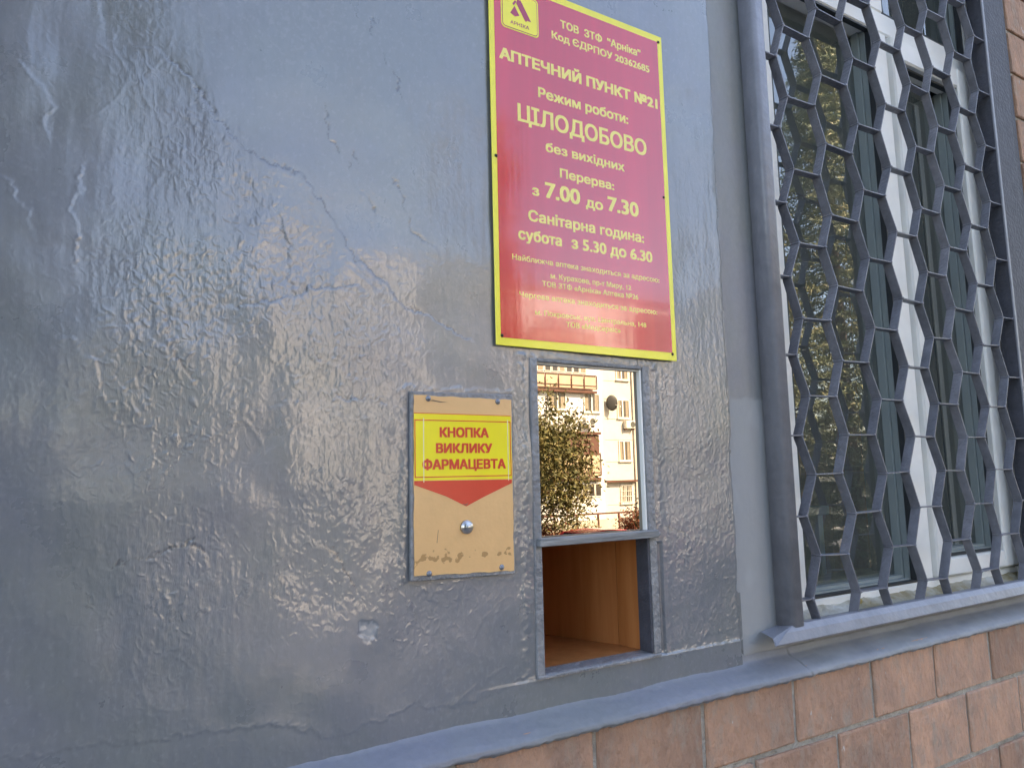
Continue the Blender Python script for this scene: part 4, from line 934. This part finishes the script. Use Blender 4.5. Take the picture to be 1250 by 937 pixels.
def broadleaf(name, x, Y, Ht, blobs, n, leaf, material, label, group=None, trunk_r=.14, seed=0, cat='tree'):
    rs = np.random.RandomState(seed); t = tag(empty(name, (x, RY(Y), 0)), label, cat, group)
    tk = MB().cyl((0, 0, 0), (.05, 0, Ht*.45), trunk_r, trunk_r*.6, 9)
    for bx, by, bz, r0, r1_, r2_ in blobs:
        tk.cyl((.03, 0, min(Ht*.3, bz*.55)), (bx, by, bz+.1), trunk_r*.35, .02, 6)
    tk.build('trunk', m_bark, t)
    W_ = np.array([b_[3]*b_[4]*b_[5] for b_ in blobs]); W_ = W_/W_.sum(); tris = []
    cl = []
    nc = n//26
    for i in range(nc):
        b_ = blobs[rs.choice(len(blobs), p=W_)]; d = rs.normal(size=3); d /= np.linalg.norm(d); rr = rs.rand()**.45
        cl.append(np.array([b_[0]+d[0]*b_[3]*rr, b_[1]+d[1]*b_[4]*rr, b_[2]+d[2]*b_[5]*rr]))
    for c in cl:
        s = rs.uniform(.10, .34)
        for k in range(26):
            p = c+rs.normal(size=3)*s; a = rs.normal(size=3); a /= np.linalg.norm(a); w = np.cross(a, rs.normal(size=3)); w /= (np.linalg.norm(w)+1e-6); l_ = leaf*rs.uniform(.6, 1.3)
            tris += [p-w*l_*.35, p+w*l_*.35, p+a*l_, p-w*l_*.35, p-a*l_*.6, p+w*l_*.35]
    V = np.array(tris); n_ = len(V)//3
    me = bpy.data.meshes.new('crown'); me.vertices.add(len(V)); me.vertices.foreach_set('co', V.ravel().astype('f'))
    me.loops.add(n_*3); me.loops.foreach_set('vertex_index', np.arange(n_*3).astype('i')); me.polygons.add(n_); me.polygons.foreach_set('loop_start', np.arange(0, n_*3, 3).astype('i'))
    me.update(calc_edges=True); me.materials.append(material); link('crown', me, None, t)
# the autumn bush-tree in the hatch mirror: crown between x 13 and 17.3
broadleaf('autumn_tree', 15.0, 22, 6.8, [(0, 0, 3.6, 2.0, 1.5, 1.6), (-1.2, 0, 4.6, 1.6, 1.3, 1.5), (.9, .1, 4.5, 1.25, 1.2, 1.2), (.65, 0, 6.3, .35, .4, .9), (1.5, 0, 5.3, .75, .6, .45), (1.7, 0, 3.3, .7, .8, 1.3), (1.0, 0, 2.3, 1.2, 1.1, .8)], 17000, .10, m_autumn,
          'yellow green autumn tree filling the left side of the mirrored hatch pane', trunk_r=.13, seed=3)
broadleaf('poplar_tree', 14.5, 23.5, 17, [(0, 0, 4+1.5*i, 1.25-.08*i, 1.2-.08*i, 1.1) for i in range(9)], 15000, .13, m_poplar, 'tall narrow golden poplar reflected along the left part of the sign', trunk_r=.2, seed=5)
broadleaf('round_tree', 3.9, 18, 9, [(0, 0, 4.6, 1.7, 1.6, 2.3), (.5, 0, 6.6, 1.2, 1.2, 1.3), (-1.0, 0, 5.8, 1.3, 1.4, 1.6), (.2, 0, 2.4, 1.8, 1.3, 1.2)], 12000, .13, m_green, 'round dark green tree right of the dark spruces', trunk_r=.18, seed=8)
broadleaf('round_tree', 10.4, 21, 10.5, [(0, 0, 4.2, 1.7, 1.5, 1.9), (.8, 0, 6.6, 1.4, 1.0, 1.5), (-.5, 0, 7.6, 1.2, 1.2, 1.3), (.3, 0, 8.9, .9, .9, .9), (1.3, 0, 5.0, .9, .9, 1.1)], 12000, .12, m_green, 'tall round olive green tree left of the golden poplar', trunk_r=.16, seed=9)
broadleaf('reflection_blocking_hedge', -1.2, 7.4, 1.7, [(1.2*i, 0, .85, .8, .55, .75) for i in range(-4, 4)], 9000, .07, m_dark_needles, 'low dark hedge added out of view below the spruces to darken the painted wall reflections', trunk_r=.05, seed=17, cat='hedge')  # hedge added out of view to keep sunlit ground out of the wall's reflections
broadleaf('red_bush', 14.3, 23.2, 2.0, [(0, 0, .9, 2.6, .8, .75), (1.6, 0, 1.0, 1.1, .7, .7), (-1.8, 0, 1.0, 1.2, .7, .7)], 7000, .09, m_redleaf, 'low red leaved bush behind the parked car', trunk_r=.04, seed=11, cat='bush')
broadleaf('red_hedge', 22.9, 26, 1.6, [(0, 0, .9, .45, .5, .7)], 2600, .08, m_redleaf, 'small brick red hedge at the end of the yard fence', trunk_r=.04, seed=12, cat='bush')
broadleaf('green_bush', 22.3, 24, 2.6, [(0, 0, 1.3, .55, .6, 1.1), (.2, 0, 1.8, .5, .5, .6)], 3500, .08, m_green, 'dark green bush at the right edge of the hatch reflection', trunk_r=.05, seed=13, cat='bush')
broadleaf('yellow_bush', 20.0, 26.5, 1.8, [(0, 0, .8, 1.6, .5, .55), (-2.6, 0, .9, .9, .5, .7)], 2500, .08, m_autumn, 'sparse yellowing bush in front of the yard fence', trunk_r=.03, seed=14, cat='bush')

# ------------------------------------------------------------------ the red car (only its roof shows in the mirror)
def car():
    c = tag(empty('parked_car', (15.6, RY(20), .012)), 'pinkish red hatchback parked in the yard, its roof just above the crossbar', 'car')
    m_body = mat('red_car_paint', (.50, .05, .055), .25, coat=.6); m_cg = mat('car_glass', (.05, .055, .06), .06, spec=.8); m_ty = mat('tyre_rubber', (.02, .02, .02), .8); m_rim = mat('rim_grey', (.45, .45, .45), .3, metal=.8)
    body = [(-2.0, .32), (-2.02, .62), (-1.9, .82), (-1.05, .93), (-.95, .95), (1.75, .97), (1.92, .85), (1.98, .55), (1.95, .30)]
    MB().prism(body, 'y', -.80, .80, .05).build('body', m_body, c)
    gh = MB(); b = bmesh.new()
    lo = [(-1.05, .94), (1.75, .96)]; hi = [(-.45, 1.38), (.35, 1.44), (1.15, 1.41)]
    L_ = []
    for s in (-1, 1): L_.append([b.verts.new((x, s*w, z)) for x, z, w in ((-1.05, .94, .74), (-.45, 1.36, .60), (.35, 1.42, .60), (1.15, 1.39, .59), (1.70, .96, .72))])
    A, B_ = L_
    b.faces.new(A); b.faces.new(B_[::-1])
    for i in range(5): b.faces.new((A[i], B_[i], B_[(i+1) % 5], A[(i+1) % 5]))
    bmesh.ops.recalc_face_normals(b, faces=b.faces[:]); gh.add(b); gh.build('glass_house', m_cg, c)
    # roof skin and pillars
    r_ = MB().prism([(-.50, 1.365), (.35, 1.425), (1.18, 1.395), (1.16, 1.425), (.35, 1.46), (-.47, 1.395)], 'y', -.61, .61, .006)
    for s in (-1, 1):
        for (x0, z0, w0, x1, z1, w1) in ((-1.06, .93, .75, -.47, 1.38, .61), (.25, .95, .76, .22, 1.41, .615), (1.72, .95, .73, 1.16, 1.40, .60)):
            r_.cyl((x0, s*w0, z0), (x1, s*w1, z1), .045, .04, 6)
    r_.build('roof', m_body, c)
    for x in (-1.25, 1.3):
        for s in (-1, 1):
            w = MB().cyl((x, s*.66, .31), (x, s*.83, .31), .31, .31, 24).build('wheel', m_ty, c); MB().cyl((x, s*.831, .31), (x, s*.845, .31), .19, .17, 16).build('rim', m_rim, w)
    for s in (-1, 1):
        MB().box(-2.035, -1.97, s*.6-.14, s*.6+.14, .62, .76, .02).build('headlight', m_wf, c); MB().box(1.93, 1.99, s*.62-.12, s*.62+.12, .66, .84, .02).build('tail_light', m_red, c)
        MB().box(-.86, -.74, s*.86-.08, s*.86+.06, .98, 1.08, .02).build('wing_mirror', m_body, c)
car()
